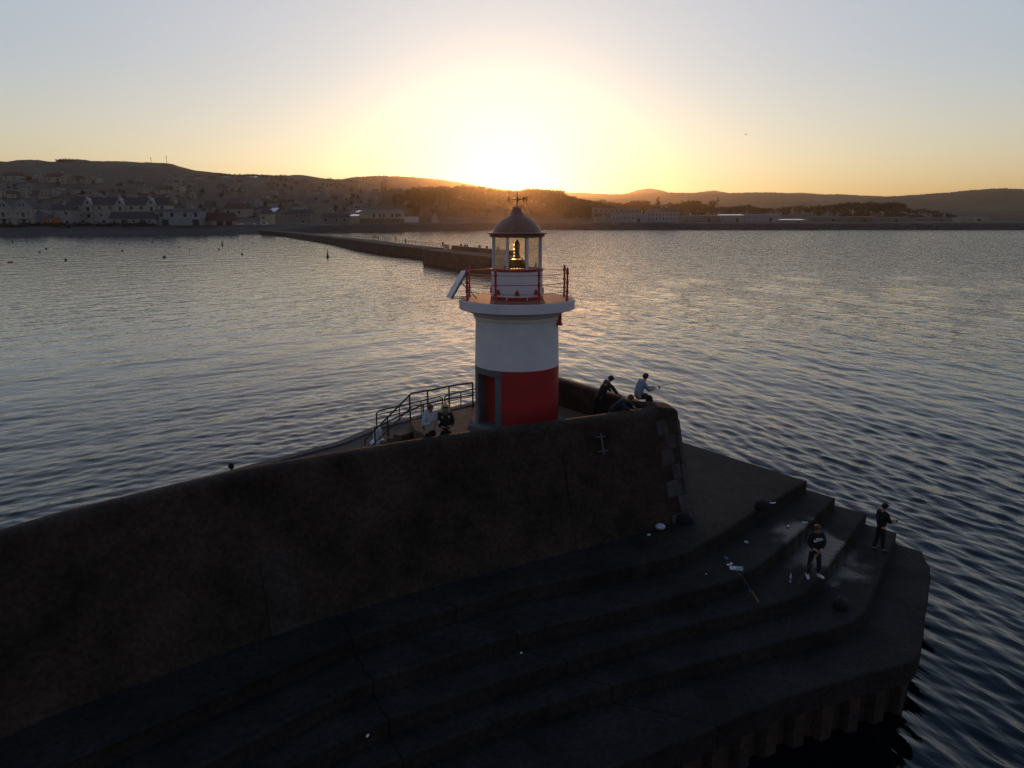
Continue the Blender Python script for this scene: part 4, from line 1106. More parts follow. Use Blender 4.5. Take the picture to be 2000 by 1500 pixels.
# only a cap shows above the wall: someone sitting on the harbour edge
m8 = person("person with a black cap sitting low behind the wall, only the head visible", None,
    pose(pelvis=(0, 0, 0.13), waist=(0, 0.03, 0.27), chest=(0, 0.08, 0.47), neck=(0, 0.12, 0.65), head0=(0, 0.16, 0.73), head1=(0, 0.18, 0.80), head2=(0, 0.17, 0.88),
         shl=(-0.17, 0.1, 0.60), shr=(0.17, 0.1, 0.60), ell=(-0.24, 0.12, 0.32), elr=(0.24, 0.12, 0.32), wrl=(-0.15, 0.34, 0.22), wrr=(0.15, 0.34, 0.22), hdl=(-0.1, 0.40, 0.2), hdr=(0.1, 0.40, 0.2),
         hipl=(-0.10, 0.02, 0.11), hipr=(0.10, 0.02, 0.11), knl=(-0.13, 0.45, 0.12), knr=(0.13, 0.45, 0.12), anl=(-0.13, 0.48, -0.32), anr=(0.13, 0.5, -0.32), tol=(-0.13, 0.62, -0.40), tor=(0.14, 0.64, -0.40)),
    (-9.85, 24.2, 3.98), R(45), black_cloth, black_cloth, black_shoe, hair_dark, cap=black_cloth)

# ---- small things left on the steps
paper = mat("white_paper", (0.72, 0.74, 0.78), 0.8, var=0.1, scale=20)
plastic = mat("pale_plastic_bag", (0.42, 0.50, 0.58), 0.4, var=0.25, scale=18)
bagm = mat("black_bag", (0.010, 0.010, 0.011), 0.85, var=0.3, scale=20)
bluep = mat("blue_wrapper", (0.10, 0.16, 0.36), 0.6, var=0.2)
def crumple(name, label, cat, loc, size, m, seed, n=12, k=8, group=None):
    rs = random.Random(seed); mb = MB()
    mb.ball((0, 0, size[2] * 0.5), 0.5, n, k, (size[0], size[1], size[2]))
    mb.v = [tuple(Vector(p) * (1 + rs.uniform(-0.13, 0.13)) if i else p for i, p in enumerate([v]))[0] for v in mb.v]
    mb.v = [(x, y, max(0.0, z)) for x, y, z in mb.v]
    o = mb.build(name, m, smooth=False); o.location = loc; o.rotation_euler = (0, 0, rs.uniform(0, 3)); return tag(o, label, cat, group)
def bag(label, loc, rz, w, d, h):
    o = thing("bag", label, "bag", loc, rz)
    mb = MB(); rs = random.Random(int(w * 100)); rings = []
    for i, (f, g) in enumerate(((0.0, 0.92), (0.08, 1.0), (0.5, 1.0), (0.85, 0.85), (1.0, 0.45))):
        rings.append([(w/2*g*math.copysign(abs(math.cos(a))**0.5, math.cos(a)) * (1 + rs.uniform(-0.05, 0.05)), d/2*g*math.copysign(abs(math.sin(a))**0.5, math.sin(a)) * (1 + rs.uniform(-0.05, 0.05)), h*f) for a in [2*math.pi*j/16 for j in range(16)]])
    mb.rings(rings); mb.build("sack", bagm, o, smooth='all')
    MB().tube([(-w*0.2, 0, h*0.95), (-w*0.12, 0, h*1.18), (w*0.12, 0, h*1.18), (w*0.2, 0, h*0.95)], 0.018, 6).build("handle", bagm, o, smooth=True)
    mb = MB(); mb.box(-w*0.3, w*0.3, -d*0.58, -d*0.45, h*0.15, h*0.55); mb.build("pocket", bagm, o)
    return o
bag("black rucksack lying on the top step near its seaward corner", onz(1488, 993, ZA), R(20), 0.50, 0.34, 0.30)
bag("dark holdall at the foot of the wall below the stone quoins", onz(1338, 1020, ZA), R(-20), 0.55, 0.3, 0.26)
bag("black bag alone on the fourth step below the person in white shoes", onz(1641, 1186, ZD), R(50), 0.46, 0.36, 0.30)
crumple("plastic_bag", "crumpled pale blue plastic bag at the foot of the dark wall", "plastic bag", onz(1289, 1034, ZA), (0.34, 0.28, 0.20), plastic, 2)
crumple("wrapper", "small pale wrapper on the top step beside the plastic bag", "wrapper", onz(1267, 1046, ZA), (0.16, 0.10, 0.06), plastic, 3, 8, 5)
crumple("wrapper", "blue wrapper on the second step above the white papers", "wrapper", onz(1418, 1091, ZB), (0.22, 0.09, 0.05), bluep, 5, 8, 5)
crumple("wrapper", "grey crumpled wrapper alone in the middle of the second step", "wrapper", onz(1457, 1061, ZB), (0.16, 0.13, 0.08), plastic, 6, 8, 5)
crumple("paper", "small white scrap of paper near the edge of the second step behind the boy", "paper", onz(1539, 1029, ZB), (0.14, 0.10, 0.05), paper, 7, 8, 5)
crumple("paper", "tiny white scrap left of the fishing rod lying on the steps", "paper", onz(1379, 1122, ZB), (0.06, 0.05, 0.03), paper, 9, 8, 5)
crumple("paper", "white scrap low on the step far below the lighthouse", "paper", onz(1018, 1276, 2.95), (0.08, 0.06, 0.03), paper, 10, 8, 5)
crumple("paper", "pale paper scrap on the lowest steps near the bottom edge", "paper", onz(718, 1438, ZC), (0.12, 0.06, 0.03), paper, 11, 8, 5)
def sheet(label, loc, rz, w, d):
    o = MB(); n = 6; vs = []; fs = []
    for i in range(n + 1):
        for j in range(3): vs.append((w*(i/n-0.5), d*(j/2-0.5), 0.012 + 0.012*math.sin(i*1.3) + 0.006*j))
    for i in range(n):
        for j in range(2): fs.append((i*3+j, i*3+j+1, (i+1)*3+j+1, (i+1)*3+j))
    o.add(vs, fs); q = o.build("paper", paper); q.location = loc; q.rotation_euler = (0, 0, rz)
    md = q.modifiers.new("thick", 'SOLIDIFY'); md.thickness = 0.004
    return tag(q, label, "paper")
sheet("white strip of paper on the top step right of the black rucksack", onz(1509, 983, ZA), R(5), 0.20, 0.06)
sheet("white strip of paper on the second step left of the boy's head", onz(1572, 1021, ZB), R(-12), 0.18, 0.05)
sheet("folded white paper beside the open tackle tray", onz(1425, 1103, ZB), R(35), 0.22, 0.07)
tray = thing("tackle_tray", "open white tackle tray with compartments on the second step", "tackle tray", onz(1438, 1111, ZB), R(-14))
mb = MB(); mb.box(-0.19, 0.19, -0.1, 0.1, 0, 0.012); mb.build("tray", paper, tray)
mb = MB(); mb.box(-0.19, -0.01, -0.1, 0.1, 0.012, 0.03); mb.build("lid", print_white, tray)
mb = MB()
for x in (0.0, 0.184): mb.box(x, x + 0.008, -0.1, 0.1, 0.012, 0.045)
for y in (-0.1, -0.004, 0.092): mb.box(0.009, 0.183, y, y + 0.008, 0.012, 0.045)
mb.build("divider", mat("grey_plastic", (0.4, 0.42, 0.45), 0.5), tray)
rod("black fishing rod lying across the steps below the tackle tray", [onz(1482, 1180, ZC) + Vector((0, 0, 0.05)), onz(1450, 1135, ZB) + Vector((0, 0, 0.12)), onz(1405, 1085, ZB) + Vector((0, 0, 0.05))], 0.016, 0.006)
bt = thing("bottle", "clear plastic water bottle with a blue label standing left of the boy's feet", "bottle", onz(1543, 1137, ZC))
clear = mat("clear_plastic", (0.45, 0.50, 0.56), 0.15, var=0.05)
MB().lathe([(0.035, 0), (0.038, 0.02), (0.038, 0.07)], 14).build("lower_body", clear, bt, smooth=True)
MB().lathe([(0.0385, 0.07), (0.0385, 0.15)], 14).build("label_band", bluep, bt, smooth=True)
MB().lathe([(0.038, 0.15), (0.036, 0.19), (0.014, 0.235), (0.014, 0.25)], 14).build("shoulder", clear, bt, smooth=True)
MB().lathe([(0.017, 0.25), (0.017, 0.27)], 12).build("cap", print_white, bt)
st = thing("rod_rest", "short thin orange stick standing above the water bottle", "rod rest", onz(1545, 1122, ZC))
MB().tube([(0, 0, 0), (0.05, 0.0, 0.30)], 0.008, 6).build("stick", mat("orange_rod", (0.25, 0.09, 0.03), 0.5), st)
MB().tube([(0.02, 0, 0.33), (0.05, 0, 0.30), (0.09, 0, 0.33)], 0.006, 6).build("fork", mat("orange_rod", (0.25, 0.09, 0.03), 0.5), st)
# ================================================================== FAR PIER
pier_m = mat("far_pier_stone", (0.060, 0.048, 0.042), 0.9, col2=(0.032, 0.027, 0.025), scale=0.35, bump=0.15, bscale=1.2, fine=0.3)
fp = thing("far_pier", "long low stone pier running from the beach with a raised parapet block at its end", "pier")
near = []
for x, yw, yt in ((480, 455, 449), (557, 462, 453.5), (640, 484, 463), (700, 487.5, 469.5), (740, 494, 475.5), (826, 505, 485.5)):
    w = onz(x, yw, 0) if x != 640 else onz(640, 474.5, 0)
    near.append((w, min(max(onY(x, yt, w.y).z, 2.4), 4.2)))
rings = []
for i, (w, z) in enumerate(near):
    a = near[max(i-1, 0)][0]; b = near[min(i+1, len(near)-1)][0]; d = (b - a).normalized(); n = Vector((-d.y, d.x, 0))
    if n.y < 0: n = -n
    f = w + n * 7.5
    rings.append([(w.x, w.y, -1.5), (w.x, w.y, z - 0.15), (w.x + n.x*0.2, w.y + n.y*0.2, z), (f.x, f.y, z), (f.x + n.x*0.3, f.y + n.y*0.3, -1.5)])
mb = MB(); mb.rings(rings); mb.build("causeway", pier_m, fp)
w0 = onz(826, 514.5, 0); w1 = onz(1027, 546, 0); dd_ = (w1 - w0).normalized(); nn_ = Vector((-dd_.y, dd_.x, 0)); nn_ = nn_ if nn_.y > 0 else -nn_
zq = onY(826, 487, w0.y).z
HEAD_W = 11.0
def on_line(px, t):
    """point of the head at t across its width seen in column px"""
    o = w0 + nn_ * (HEAD_W * t); a = (px - 1000) / F_PX
    s_ = 0.0
    for _ in range(60):
        p = o + dd_ * s_; zc2 = p.y * cP - (zq - CAM_Z) * sP; s_ += 0.5 * (a - p.x / zc2) * zc2
    return o + dd_ * s_
c = [w0, w1, on_line(1014, 1.0), w0 + nn_ * (HEAD_W + 1)]
mb = MB(); mb.rings([[(p.x, p.y, -1.5) for p in c], [(p.x, p.y, zq - 0.2) for p in c], [((p.x * 0.98 + sum(q.x for q in c) * 0.005), (p.y * 0.98 + sum(q.y for q in c) * 0.005), zq) for p in c]])
mb.build("pier_head", pier_m, fp)
# raised parapet along the far side of the head
pa0 = on_line(882, 0.62); pa1 = on_line(1003, 0.62)
zt0 = onY(882, 479.5, pa0.y).z
th = nn_ * 1.2
mb = MB(); mb.rings([[(p.x, p.y, zq - 0.3) for p in (pa0, pa1, pa1 + th, pa0 + th)], [(p.x, p.y, zt0) for p in (pa0, pa1, pa1 + th, pa0 + th)]])
mb.build("parapet", pier_m, fp)
# railing along the far side of the causeway
fr_ = thing("pier_railing", "thin post railing along the far pier causeway", "railing")
rpts = []
for (w, z), r_ in zip(near[2:], rings[2:]): rpts.append(Vector(r_[3]))
rpts.append(on_line(877, 0.62)); rpts[-1].z = zq
cum = [0]
for a, b in zip(rpts, rpts[1:]): cum.append(cum[-1] + (b - a).length)
def rp(s):
    for i in range(len(cum) - 1):
        if s <= cum[i+1]: return rpts[i].lerp(rpts[i+1], (s - cum[i]) / (cum[i+1] - cum[i]))
    return rpts[-1]
NP = 58; pm = None
for i in range(NP):
    p = rp(cum[-1] * i / (NP - 1))
    if pm is None: pm = MB().tube([(0, 0, -0.05), (0, 0, 1.25)], 0.075, 5).build("post", railm, fr_); pm.location = p
    else: o = pm.copy(); COL.objects.link(o); o.location = p
for h in (0.5, 0.9, 1.25):
    MB().tube([rp(cum[-1] * i / 40) + Vector((0, 0, h)) for i in range(41)], 0.05, 4).build("rail", railm, fr_)
# people on the far pier
walk = pose(anl=(-0.10, -0.22, 0.10), tol=(-0.11, -0.05, 0.04), knl=(-0.11, 0.0, 0.49), anr=(0.10, 0.20, 0.09), tor=(0.11, 0.38, 0.05), knr=(0.11, 0.14, 0.50))
def far_person(px, label, jacket, t=0.45, rz=0.0, scale=1.0, group="people on the far pier", on=None):
    p = on if on is not None else rp_at(px, t)
    return person(label, group, walk, p, rz, jacket, black_cloth, black_shoe, hair_dark, fingers=False, bulk=1.15, scale=scale)
def rp_at(px, t):
    best = None
    for i in range(400):
        s = i / 399 * cum[-1]; p = rp(s); zc2 = p.y * cP - (p.z - CAM_Z) * sP; X = 1000 + F_PX * p.x / zc2
        if best is None or abs(X - px) < best[0]: best = (abs(X - px), p.copy())
    q = best[1]; return Vector((q.x + 1.2, q.y - 3.0, q.z))
far_person(725.5, "person in dark clothes at the left of the three walking together on the far pier", black_cloth, rz=R(150), scale=1.1)
far_person(730, "tall dark figure in the middle of the three walking on the far pier", navy_cloth, rz=R(150), scale=1.2)
far_person(735.5, "dark figure at the right of the three walking on the far pier", black_cloth, rz=R(150), scale=1.05)
far_person(788, "lone broad dark figure on the far pier between the trio and the raised block", black_cloth, rz=R(-30), scale=1.2)
far_person(859.5, "lone dark figure on the far pier just left of the raised block", navy_cloth, rz=R(160), scale=1.25)
for px, sc, lab in ((901, 1.0, "dark figure farthest left behind the far pier parapet"), (908.5, 0.95, "dark figure second from the left behind the far pier parapet"), (913, 0.95, "dark figure third from the left behind the far pier parapet"), (937, 1.15, "broad dark figure standing alone behind the far pier parapet"), (951, 1.12, "dark figure behind the parapet, last one left of the lantern"), (973.5, 1.15, "dark figure seen through the lantern's left pane")):
    p = on_line(px, 0.80); p.z = zt0 - 1.0 * sc
    far_person(px, lab, black_cloth, on=p, rz=R(170), scale=sc)
lb = thing("lifebuoy_post", "post with a round lifebuoy board on the far pier", "lifebuoy", rp_at(769, 0))
MB().tube([(0, 0, 0), (0, 0, 1.9)], 0.06, 6).build("post", dark, lb); MB().ball((0, 0, 1.75), 0.42, 12, 8, (1, 0.25, 1)).build("board", redmetal, lb, smooth='all')

# ================================================================== BUOYS IN THE HARBOUR
buoy_dark = mat("dark_buoy", (0.05, 0.04, 0.038), 0.6, var=0.3, scale=4)
buoy_red = mat("red_buoy", (0.35, 0.06, 0.05), 0.6, var=0.2, scale=4)
buoy_grey = mat("grey_buoy", (0.16, 0.16, 0.16), 0.6, var=0.2, scale=4)
buoy_yel = mat("yellow_buoy", (0.16, 0.17, 0.03), 0.6, var=0.2, scale=4)
def buoy(px, py, d, m, label):
    p = onz(px, py, 0.0); r = d / F_PX * p.y * 1.03 / 2
    o = thing("mooring_buoy", label, "buoy", p, 0, "round mooring buoys in the harbour")
    MB().ball((0, 0, r * 0.45), r, 16, 10, (1, 1, 0.95)).build("float", m, o, smooth='all')
    pts = [(r * 0.18 * math.cos(a), 0, r * 1.45 + r * 0.18 * math.sin(a)) for a in [2 * math.pi * j / 8 for j in range(8)]]
    MB().tube(pts, r * 0.06, 5, closed=True).build("ring", dark, o)
    return o
for px, py, d, m, lab in ((90.5, 487, 4.2, buoy_dark, "dark round buoy in front of the white gabled houses"), (77.5, 493.5, 4, buoy_dark, "dark round buoy just left of and nearer than the one before the houses"),
    (128.5, 508.5, 4.4, buoy_dark, "dark round buoy alone nearest the left bottom of the buoy field"), (239, 490.5, 4.4, buoy_red, "red topped round buoy in the middle of the harbour"),
    (321, 503.5, 6, buoy_grey, "large grey round buoy, biggest and nearest of the round ones"), (350, 483.3, 3, buoy_dark, "small dark buoy right of the red topped one"),
    (370, 488.5, 2.4, buoy_red, "tiny pinkish buoy below the small dark one"), (427.5, 487.5, 3.4, buoy_dark, "dark round buoy beside the far cone shaped marker"),
    (473, 497.5, 4, buoy_dark, "dark round buoy between the two cone shaped markers"), (234, 477.5, 2.4, buoy_dark, "tiny dark buoy beyond the red topped one"),
    (297, 474.5, 2.6, buoy_dark, "tiny dark buoy close to the beach below the grey shed"), (494, 475.5, 2.0, buoy_dark, "tiny dark buoy nearest the causeway")):
    buoy(px, py, d, m, lab)
fl = thing("float", "low flat dark float at the far left of the harbour", "buoy", onz(20, 513, 0)); MB().ball((0, 0, 0.12), 0.75, 14, 8, (1.1, 0.6, 0.35)).build("hull", buoy_red, fl, smooth='all')
def cone_buoy(px, py, hpx, m, label):
    p = onz(px, py, 0); h = hpx / F_PX * p.y * 1.03
    o = thing("marker_buoy", label, "buoy", p)
    MB().lathe([(h * 0.16, -0.2), (h * 0.18, h * 0.10), (h * 0.17, h * 0.22), (h * 0.09, h * 0.30)], 16).build("float", m, o, smooth=True)
    MB().lathe([(h * 0.10, h * 0.28), (h * 0.05, h * 0.72), (h * 0.03, h * 0.80)], 12).build("tower", m, o, smooth=True)
    MB().lathe([(h * 0.012, h * 0.78), (h * 0.06, h * 0.84), (h * 0.06, h * 0.92), (h * 0.01, h * 1.0)], 10).build("topmark", dark, o, smooth=True)
cone_buoy(640, 502, 14, buoy_dark, "large cone shaped marker buoy left of the far pier")
cone_buoy(434.5, 480, 10, buoy_dark, "smaller cone shaped marker buoy near the beach")
cone_buoy(24.5, 472, 10, buoy_yel, "greenish yellow pole marker buoy at the far left")

# ================================================================== HOUSES ON THE SHORE
def H(name, c, **k): return mat(name, c, 0.85, var=0.10, scale=0.6, **k)
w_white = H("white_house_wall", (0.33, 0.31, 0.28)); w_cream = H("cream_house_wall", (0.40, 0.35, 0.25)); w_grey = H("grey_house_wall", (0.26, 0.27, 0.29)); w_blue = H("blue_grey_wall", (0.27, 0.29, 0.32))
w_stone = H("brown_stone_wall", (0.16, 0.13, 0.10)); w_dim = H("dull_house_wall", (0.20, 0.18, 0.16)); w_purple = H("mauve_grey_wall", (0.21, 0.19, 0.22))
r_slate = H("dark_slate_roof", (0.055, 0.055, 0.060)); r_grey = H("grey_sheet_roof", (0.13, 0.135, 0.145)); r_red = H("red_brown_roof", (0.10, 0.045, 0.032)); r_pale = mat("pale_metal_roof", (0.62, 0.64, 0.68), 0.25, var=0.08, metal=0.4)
g_dark = mat("dark_window_glass", (0.02, 0.021, 0.024), 0.12, var=0.2, scale=0.5); trim = mat("pale_window_frame", (0.42, 0.44, 0.46), 0.6, var=0.08)
d_dark = H("dark_shutter_door", (0.045, 0.040, 0.038)); d_red = H("maroon_door", (0.07, 0.03, 0.028))
def shoreY(px, extra):
    u = (px - 1000) / F_PX / 1.03
    return float(np.interp(u, SH_U, SH_Y)) + extra
def spot(x0, x1, yb, Y):
    """centre on the ground, base height and width of a front seen between two columns"""
    a, b = onY(x0, yb, Y), onY(x1, yb, Y)
    return Vector(((a.x + b.x) / 2, Y, a.z)), b.x - a.x
def hgt(y0, y1, Y): return (y1 - y0) / F_PX * Y * 1.03
def windows(root, ws, y, m=None):
    for x, z, w, h in ws:
        mb = MB(); mb.box(x - w/2, x + w/2, y - 0.05, y + 0.05, z, z + h); f = mb.build("window", trim, root)
        mb = MB(); mb.box(x - w/2 + w*0.12, x + w/2 - w*0.12, y - 0.09, y + 0.02, z + h*0.08, z + h*0.92); mb.build("pane", m or g_dark, f)
def doors(root, ds, y, m):
    for x, w, h in ds:
        mb = MB(); mb.box(x - w/2, x + w/2, y - 0.07, y + 0.05, 0, h); mb.build("door", m, root)
def block(root, name, w, d, h, m, x=0, y=0, z=-3.0):
    mb = MB(); mb.box(x - w/2, x + w/2, y - d/2, y + d/2, z, h); return mb.build(name, m, root)
def roof_x(root, w, d, h, rh, m, over=0.4, x=0, y=0, hip=0.0, name="roof"):
    """pitched roof with its ridge along x"""
    X0, X1, Y0, Y1 = x - w/2 - over, x + w/2 + over, y - d/2 - over, y + d/2 + over
    mb = MB(); mb.add([(X0, Y0, h), (X1, Y0, h), (X1, Y1, h), (X0, Y1, h), (X0 + hip, y, h + rh), (X1 - hip, y, h + rh)], [(0, 1, 5, 4), (1, 2, 5), (2, 3, 4, 5), (3, 0, 4), (3, 2, 1, 0)])
    return mb.build(name, m, root)
def roof_y(root, w, d, h, rh, m, over=0.35, x=0, y=0, name="roof"):
    """pitched roof with its gable towards the bay, as two slabs"""
    t = 0.25; hw = w/2 + over
    mb = MB()
    for s in (-1, 1):
        mb.add([(x + s*hw, y - d/2 - over, h - rh*over/(w/2)), (x, y - d/2 - over, h + rh), (x, y + d/2 + over, h + rh), (x + s*hw, y + d/2 + over, h - rh*over/(w/2)),
                (x + s*hw, y - d/2 - over, h - rh*over/(w/2) + t), (x, y - d/2 - over, h + rh + t), (x, y + d/2 + over, h + rh + t), (x + s*hw, y + d/2 + over, h - rh*over/(w/2) + t)],
               [(0,1,2,3), (7,6,5,4), (0,4,5,1), (1,5,6,2), (2,6,7,3), (3,7,4,0)])
    return mb.build(name, m, root)
def gable(root, w, d, h, rh, m, x=0, y=0, name="gable"):
    mb = MB(); mb.add([(x - w/2, y - d/2, h), (x + w/2, y - d/2, h), (x, y - d/2, h + rh), (x - w/2, y + d/2, h), (x + w/2, y + d/2, h), (x, y + d/2, h + rh)], [(0,1,2), (5,4,3), (0,3,4,1), (1,4,5,2), (2,5,3,0)])
    return mb.build(name, m, root)
def chimney(root, x, z0, z1, w=1.6, y=0, m=None): 
    rf = root
    mb = MB(); mb.box(x - w/2, x + w/2, y - 0.5, y + 0.5, z0, z1); mb.box(x - w*0.56, x + w*0.56, y - 0.6, y + 0.6, z1, z1 + 0.2); mb.build("chimney", m or w_white, rf)

# pair of white gabled houses at the far left
Y = shoreY(30, 55)
for x0, x1, lab in ((3, 41, "white house with a blue-white gable and big windows at the far left of the beach"), (41, 80, "white gabled house with tall gable windows left of the orange kiosk")):
    p, w = spot(x0, x1, 440, Y); h = hgt(409, 440, Y); rh = hgt(394, 409, Y)
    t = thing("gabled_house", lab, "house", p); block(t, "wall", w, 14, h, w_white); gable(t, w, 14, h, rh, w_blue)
    roof_y(t, w, 14, h, rh, r_slate, 0.5)
    mb = MB(); 
    for s in (-1, 1): mb.tube([(s*(w/2+0.3), -7.4, h - 0.3), (0, -7.4, h + rh + 0.1)], 0.28, 4)
    mb.build("bargeboard", trim, t)
    k = hgt(0, 1, Y)
    windows(t, [(-w*0.08, h + rh*0.1, k*3.4, k*7), (w*0.1, h + rh*0.1, k*3.4, k*7), (-w*0.27, h - k*13, k*2, k*6), (0, h - k*17, k*8, k*10), (w*0.27, h - k*13, k*2, k*6), (-w*0.28, k*3, k*4, k*6), (w*0.28, k*3, k*5, k*6)], -7.0)
    doors(t, [(0, k*6, k*11)], -7.0, d_dark)
    mb = MB(); mb.box(-w*0.36, w*0.36, -8.6, -7.05, h - k*18.6, h - k*17.8); mb.build("balcony", trim, t)
    chimney(t, -w*0.3, h + rh*0.2, h + rh*1.0, 1.3, 2)
p, w = spot(78, 106, 440, Y + 3); t = thing("boat_shed", "mauve grey gabled shed behind the orange kiosk", "shed", p); h = hgt(421, 440, Y); block(t, "wall", w, 12, h, w_purple); gable(t, w, 12, h, hgt(413, 421, Y), w_purple); roof_y(t, w, 12, h, hgt(413, 421, Y), r_grey)
p, w = spot(92, 116, 441, shoreY(100, 40)); t = thing("food_kiosk", "small orange and red food kiosk with two dark windows on the promenade", "kiosk", p); h = hgt(427, 441, Y)
block(t, "upper_body", w, 4, h, mat("orange_paint", (0.36, 0.15, 0.025), 0.6), z=h*0.45); block(t, "lower_body", w*1.0, 4.02, h*0.45, mat("red_kiosk_paint", (0.22, 0.03, 0.022), 0.6), z=-1); windows(t, [(-w*0.17, h*0.5, w*0.2, h*0.34), (w*0.17, h*0.5, w*0.2, h*0.34)], -2.0)
mb = MB(); mb.box(-w/2 - 0.3, w/2 + 0.3, -2.6, 2.3, h, h + 0.25); mb.build("roof", mat("orange_paint", (0.36, 0.15, 0.025), 0.6), t)
# cream house with a hipped dark roof
Y = shoreY(130, 58); p, w = spot(112, 151, 439, Y); h = hgt(413, 439, Y); k = hgt(0, 1, Y)
t = thing("hipped_house", "cream house with a dark pyramid roof between the kiosk and the long terrace", "house", p); block(t, "wall", w, 12, h, w_white); roof_x(t, w*0.55, 12, h, hgt(400, 413, Y), r_slate, 0.5, x=w*0.22, hip=w*0.26)
roof_x(t, w*0.42, 12, h + 0.02, hgt(404, 413, Y), r_slate, 0.3, x=-w*0.27, name="side_roof"); windows(t, [(w*0.25, h - k*9, k*8, k*7), (-w*0.34, h - k*7, k*3, k*5), (w*0.25, k*2, k*7, k*5), (-w*0.2, k*2, k*5, k*5)], -6)
chimney(t, -w*0.02, h + 1, h + k*17, 2.0, 1)
# long white terrace
Y = shoreY(240, 70); p, w = spot(148, 336, 437, Y); h = hgt(404, 437, Y); rh = hgt(389, 404, Y); k = hgt(0, 1, Y)
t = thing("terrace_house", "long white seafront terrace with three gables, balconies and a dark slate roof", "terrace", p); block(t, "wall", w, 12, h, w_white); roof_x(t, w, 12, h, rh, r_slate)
rf = t
def tx(px): return onY(px, 420, Y).x - p.x
for px in (174, 209, 238, 270.5, 296, 330): chimney(rf, tx(px), h + rh*0.4, h + rh + k*2.2, k*5.5)
for px in (183, 245, 305):
    gw = k*20; x = tx(px); g = gable(t, gw, 3.0, h - 0.2, hgt(391, 404, Y), w_white, x=x, y=-5.2); roof_y(t, gw, 6.0, h - 0.2, hgt(391, 404, Y), trim, 0.25, x=x, y=-3.6, name="gable_roof")
    windows(t, [(x, h + k*2, k*6, k*6), (x, h - k*11, k*8, k*9), (x, h - k*23, k*8, k*8)], -6.72)
    block(t, "gable_front", gw*0.86, 0.7, h, w_white, x=x, y=-6.34)
    mb = MB(); mb.box(x - k*9, x + k*9, -8.2, -6.7, h - k*12, h - k*11.4); mb.build("balcony", trim, t)
for px in (162, 204, 225, 266, 285, 325): windows(t, [(tx(px), h - k*8, k*8, k*7)], -6.0)
for px in (157, 166, 206): windows(t, [(tx(px), h - k*21, k*6, k*7)], -6.0)
for px in (168, 190, 210): windows(t, [(tx(px), k*1.5, k*8, k*5)], -6.0)
# grey shed and blue-grey two storey building in front of it
Y = shoreY(265, 44); p, w = spot(222, 312, 440, Y); h = hgt(428, 440, Y); k = hgt(0, 1, Y)
t = thing("long_shed", "long low grey shed with a grey roof on the beach front", "shed", p); block(t, "wall", w, 10, h, w_grey); roof_x(t, w, 10, h, hgt(415.5, 428, Y), r_slate, 0.5)
doors(t, [(-w*0.18, k*12, k*10), (w*0.22, k*11, k*10)], -5, d_dark); windows(t, [(w*0.02, k*5, k*6, k*5), (w*0.36, k*5, k*6, k*5), (-w*0.4, k*4, k*4, k*6)], -5)
Y = shoreY(350, 42); p, w = spot(311, 399, 440.5, Y); h = hgt(414, 440.5, Y); k = hgt(0, 1, Y)
t = thing("boathouse", "pale blue-grey two storey building with four dark upper windows on the beach front", "boathouse", p); block(t, "wall", w, 10, h, w_blue); block(t, "lower_storey", w + 0.1, 10.3, h*0.52, w_grey); roof_x(t, w, 10, h, hgt(410.5, 414, Y), r_slate, 0.8)
for px in (321, 342, 367, 387.5): windows(t, [(onY(px, 420, Y).x - p.x, h - k*12, k*9.5, k*10)], -5.0, d_dark)
doors(t, [(onY(328, 420, Y).x - p.x, k*12, k*11), (onY(387, 420, Y).x - p.x, k*12, k*11)], -5.15, d_dark)
Y = shoreY(430, 46); p, w = spot(400, 463, 442, Y); h = hgt(431.5, 442, Y); k = hgt(0, 1, Y)
t = thing("garage", "low building with a red-brown roof and two dark doors on the beach front", "garage", p); block(t, "wall", w*0.68, 10, h, w_white, x=w*0.14); block(t, "side_wall", w*0.3, 9.6, h*0.96, w_dim, x=-w*0.33); roof_x(t, w, 10, h, hgt(417, 431.5, Y), r_red, 0.5, hip=w*0.06)
doors(t, [(w*0.06, k*12, k*9.5), (w*0.33, k*12, k*9.5)], -5, d_red)
# middle stretch
Y = shoreY(525, 60); p, w = spot(512, 535, 438, Y); h = hgt(420, 438, Y); k = hgt(0, 1, Y)
t = thing("white_house", "small white house with a lean-to roof where the far pier meets the shore", "house", p); block(t, "wall", w, 8, h, w_cream); roof_x(t, w*0.8, 8, h, hgt(412, 420, Y), r_slate, 0.3); windows(t, [(-w*0.2, h - k*8, k*6, k*4)], -4)
t2_ = thing("flat_roof_house", "house with a bright sloping metal roof behind the small white house", "house", onY(533, 424, Y + 40)); 
block(t2_, "wall", hgt(0, 22, Y), 8, 4, w_dim); mb = MB(); ww = hgt(0, 20, Y); mb.add([(-ww/2, -5, 4.2), (ww*0.42, -5, 4.2), (ww*0.55, 4, 4.2 + hgt(0, 8, Y)), (-ww*0.05, 4, 4.2 + hgt(0, 8, Y)), (-ww/2, -5, 3.9), (ww*0.42, -5, 3.9), (ww*0.55, 4, 3.9 + hgt(0, 8, Y)), (-ww*0.05, 4, 3.9 + hgt(0, 8, Y))], [(0,1,2,3), (7,6,5,4), (0,4,5,1), (1,5,6,2), (2,6,7,3), (3,7,4,0)]); mb.build("roof", r_pale, t2_)
Y = shoreY(590, 62); p, w = spot(566, 611, 437, Y); h = hgt(419, 437, Y); k = hgt(0, 1, Y)
t = thing("shore_house", "dull two storey house with a row of upper windows right of the pier root", "house", p); block(t, "wall", w, 9, h, w_dim); roof_x(t, w, 9, h, hgt(411, 419, Y), r_slate); windows(t, [(w*f, h - k*5.5, k*4, k*4) for f in (-0.1, 0.08, 0.26, 0.42)] + [(w*0.15, k*2, k*6, k*4)], -4.5); chimney(t, 0, h + 1, h + hgt(0, 10, Y), 1.2)
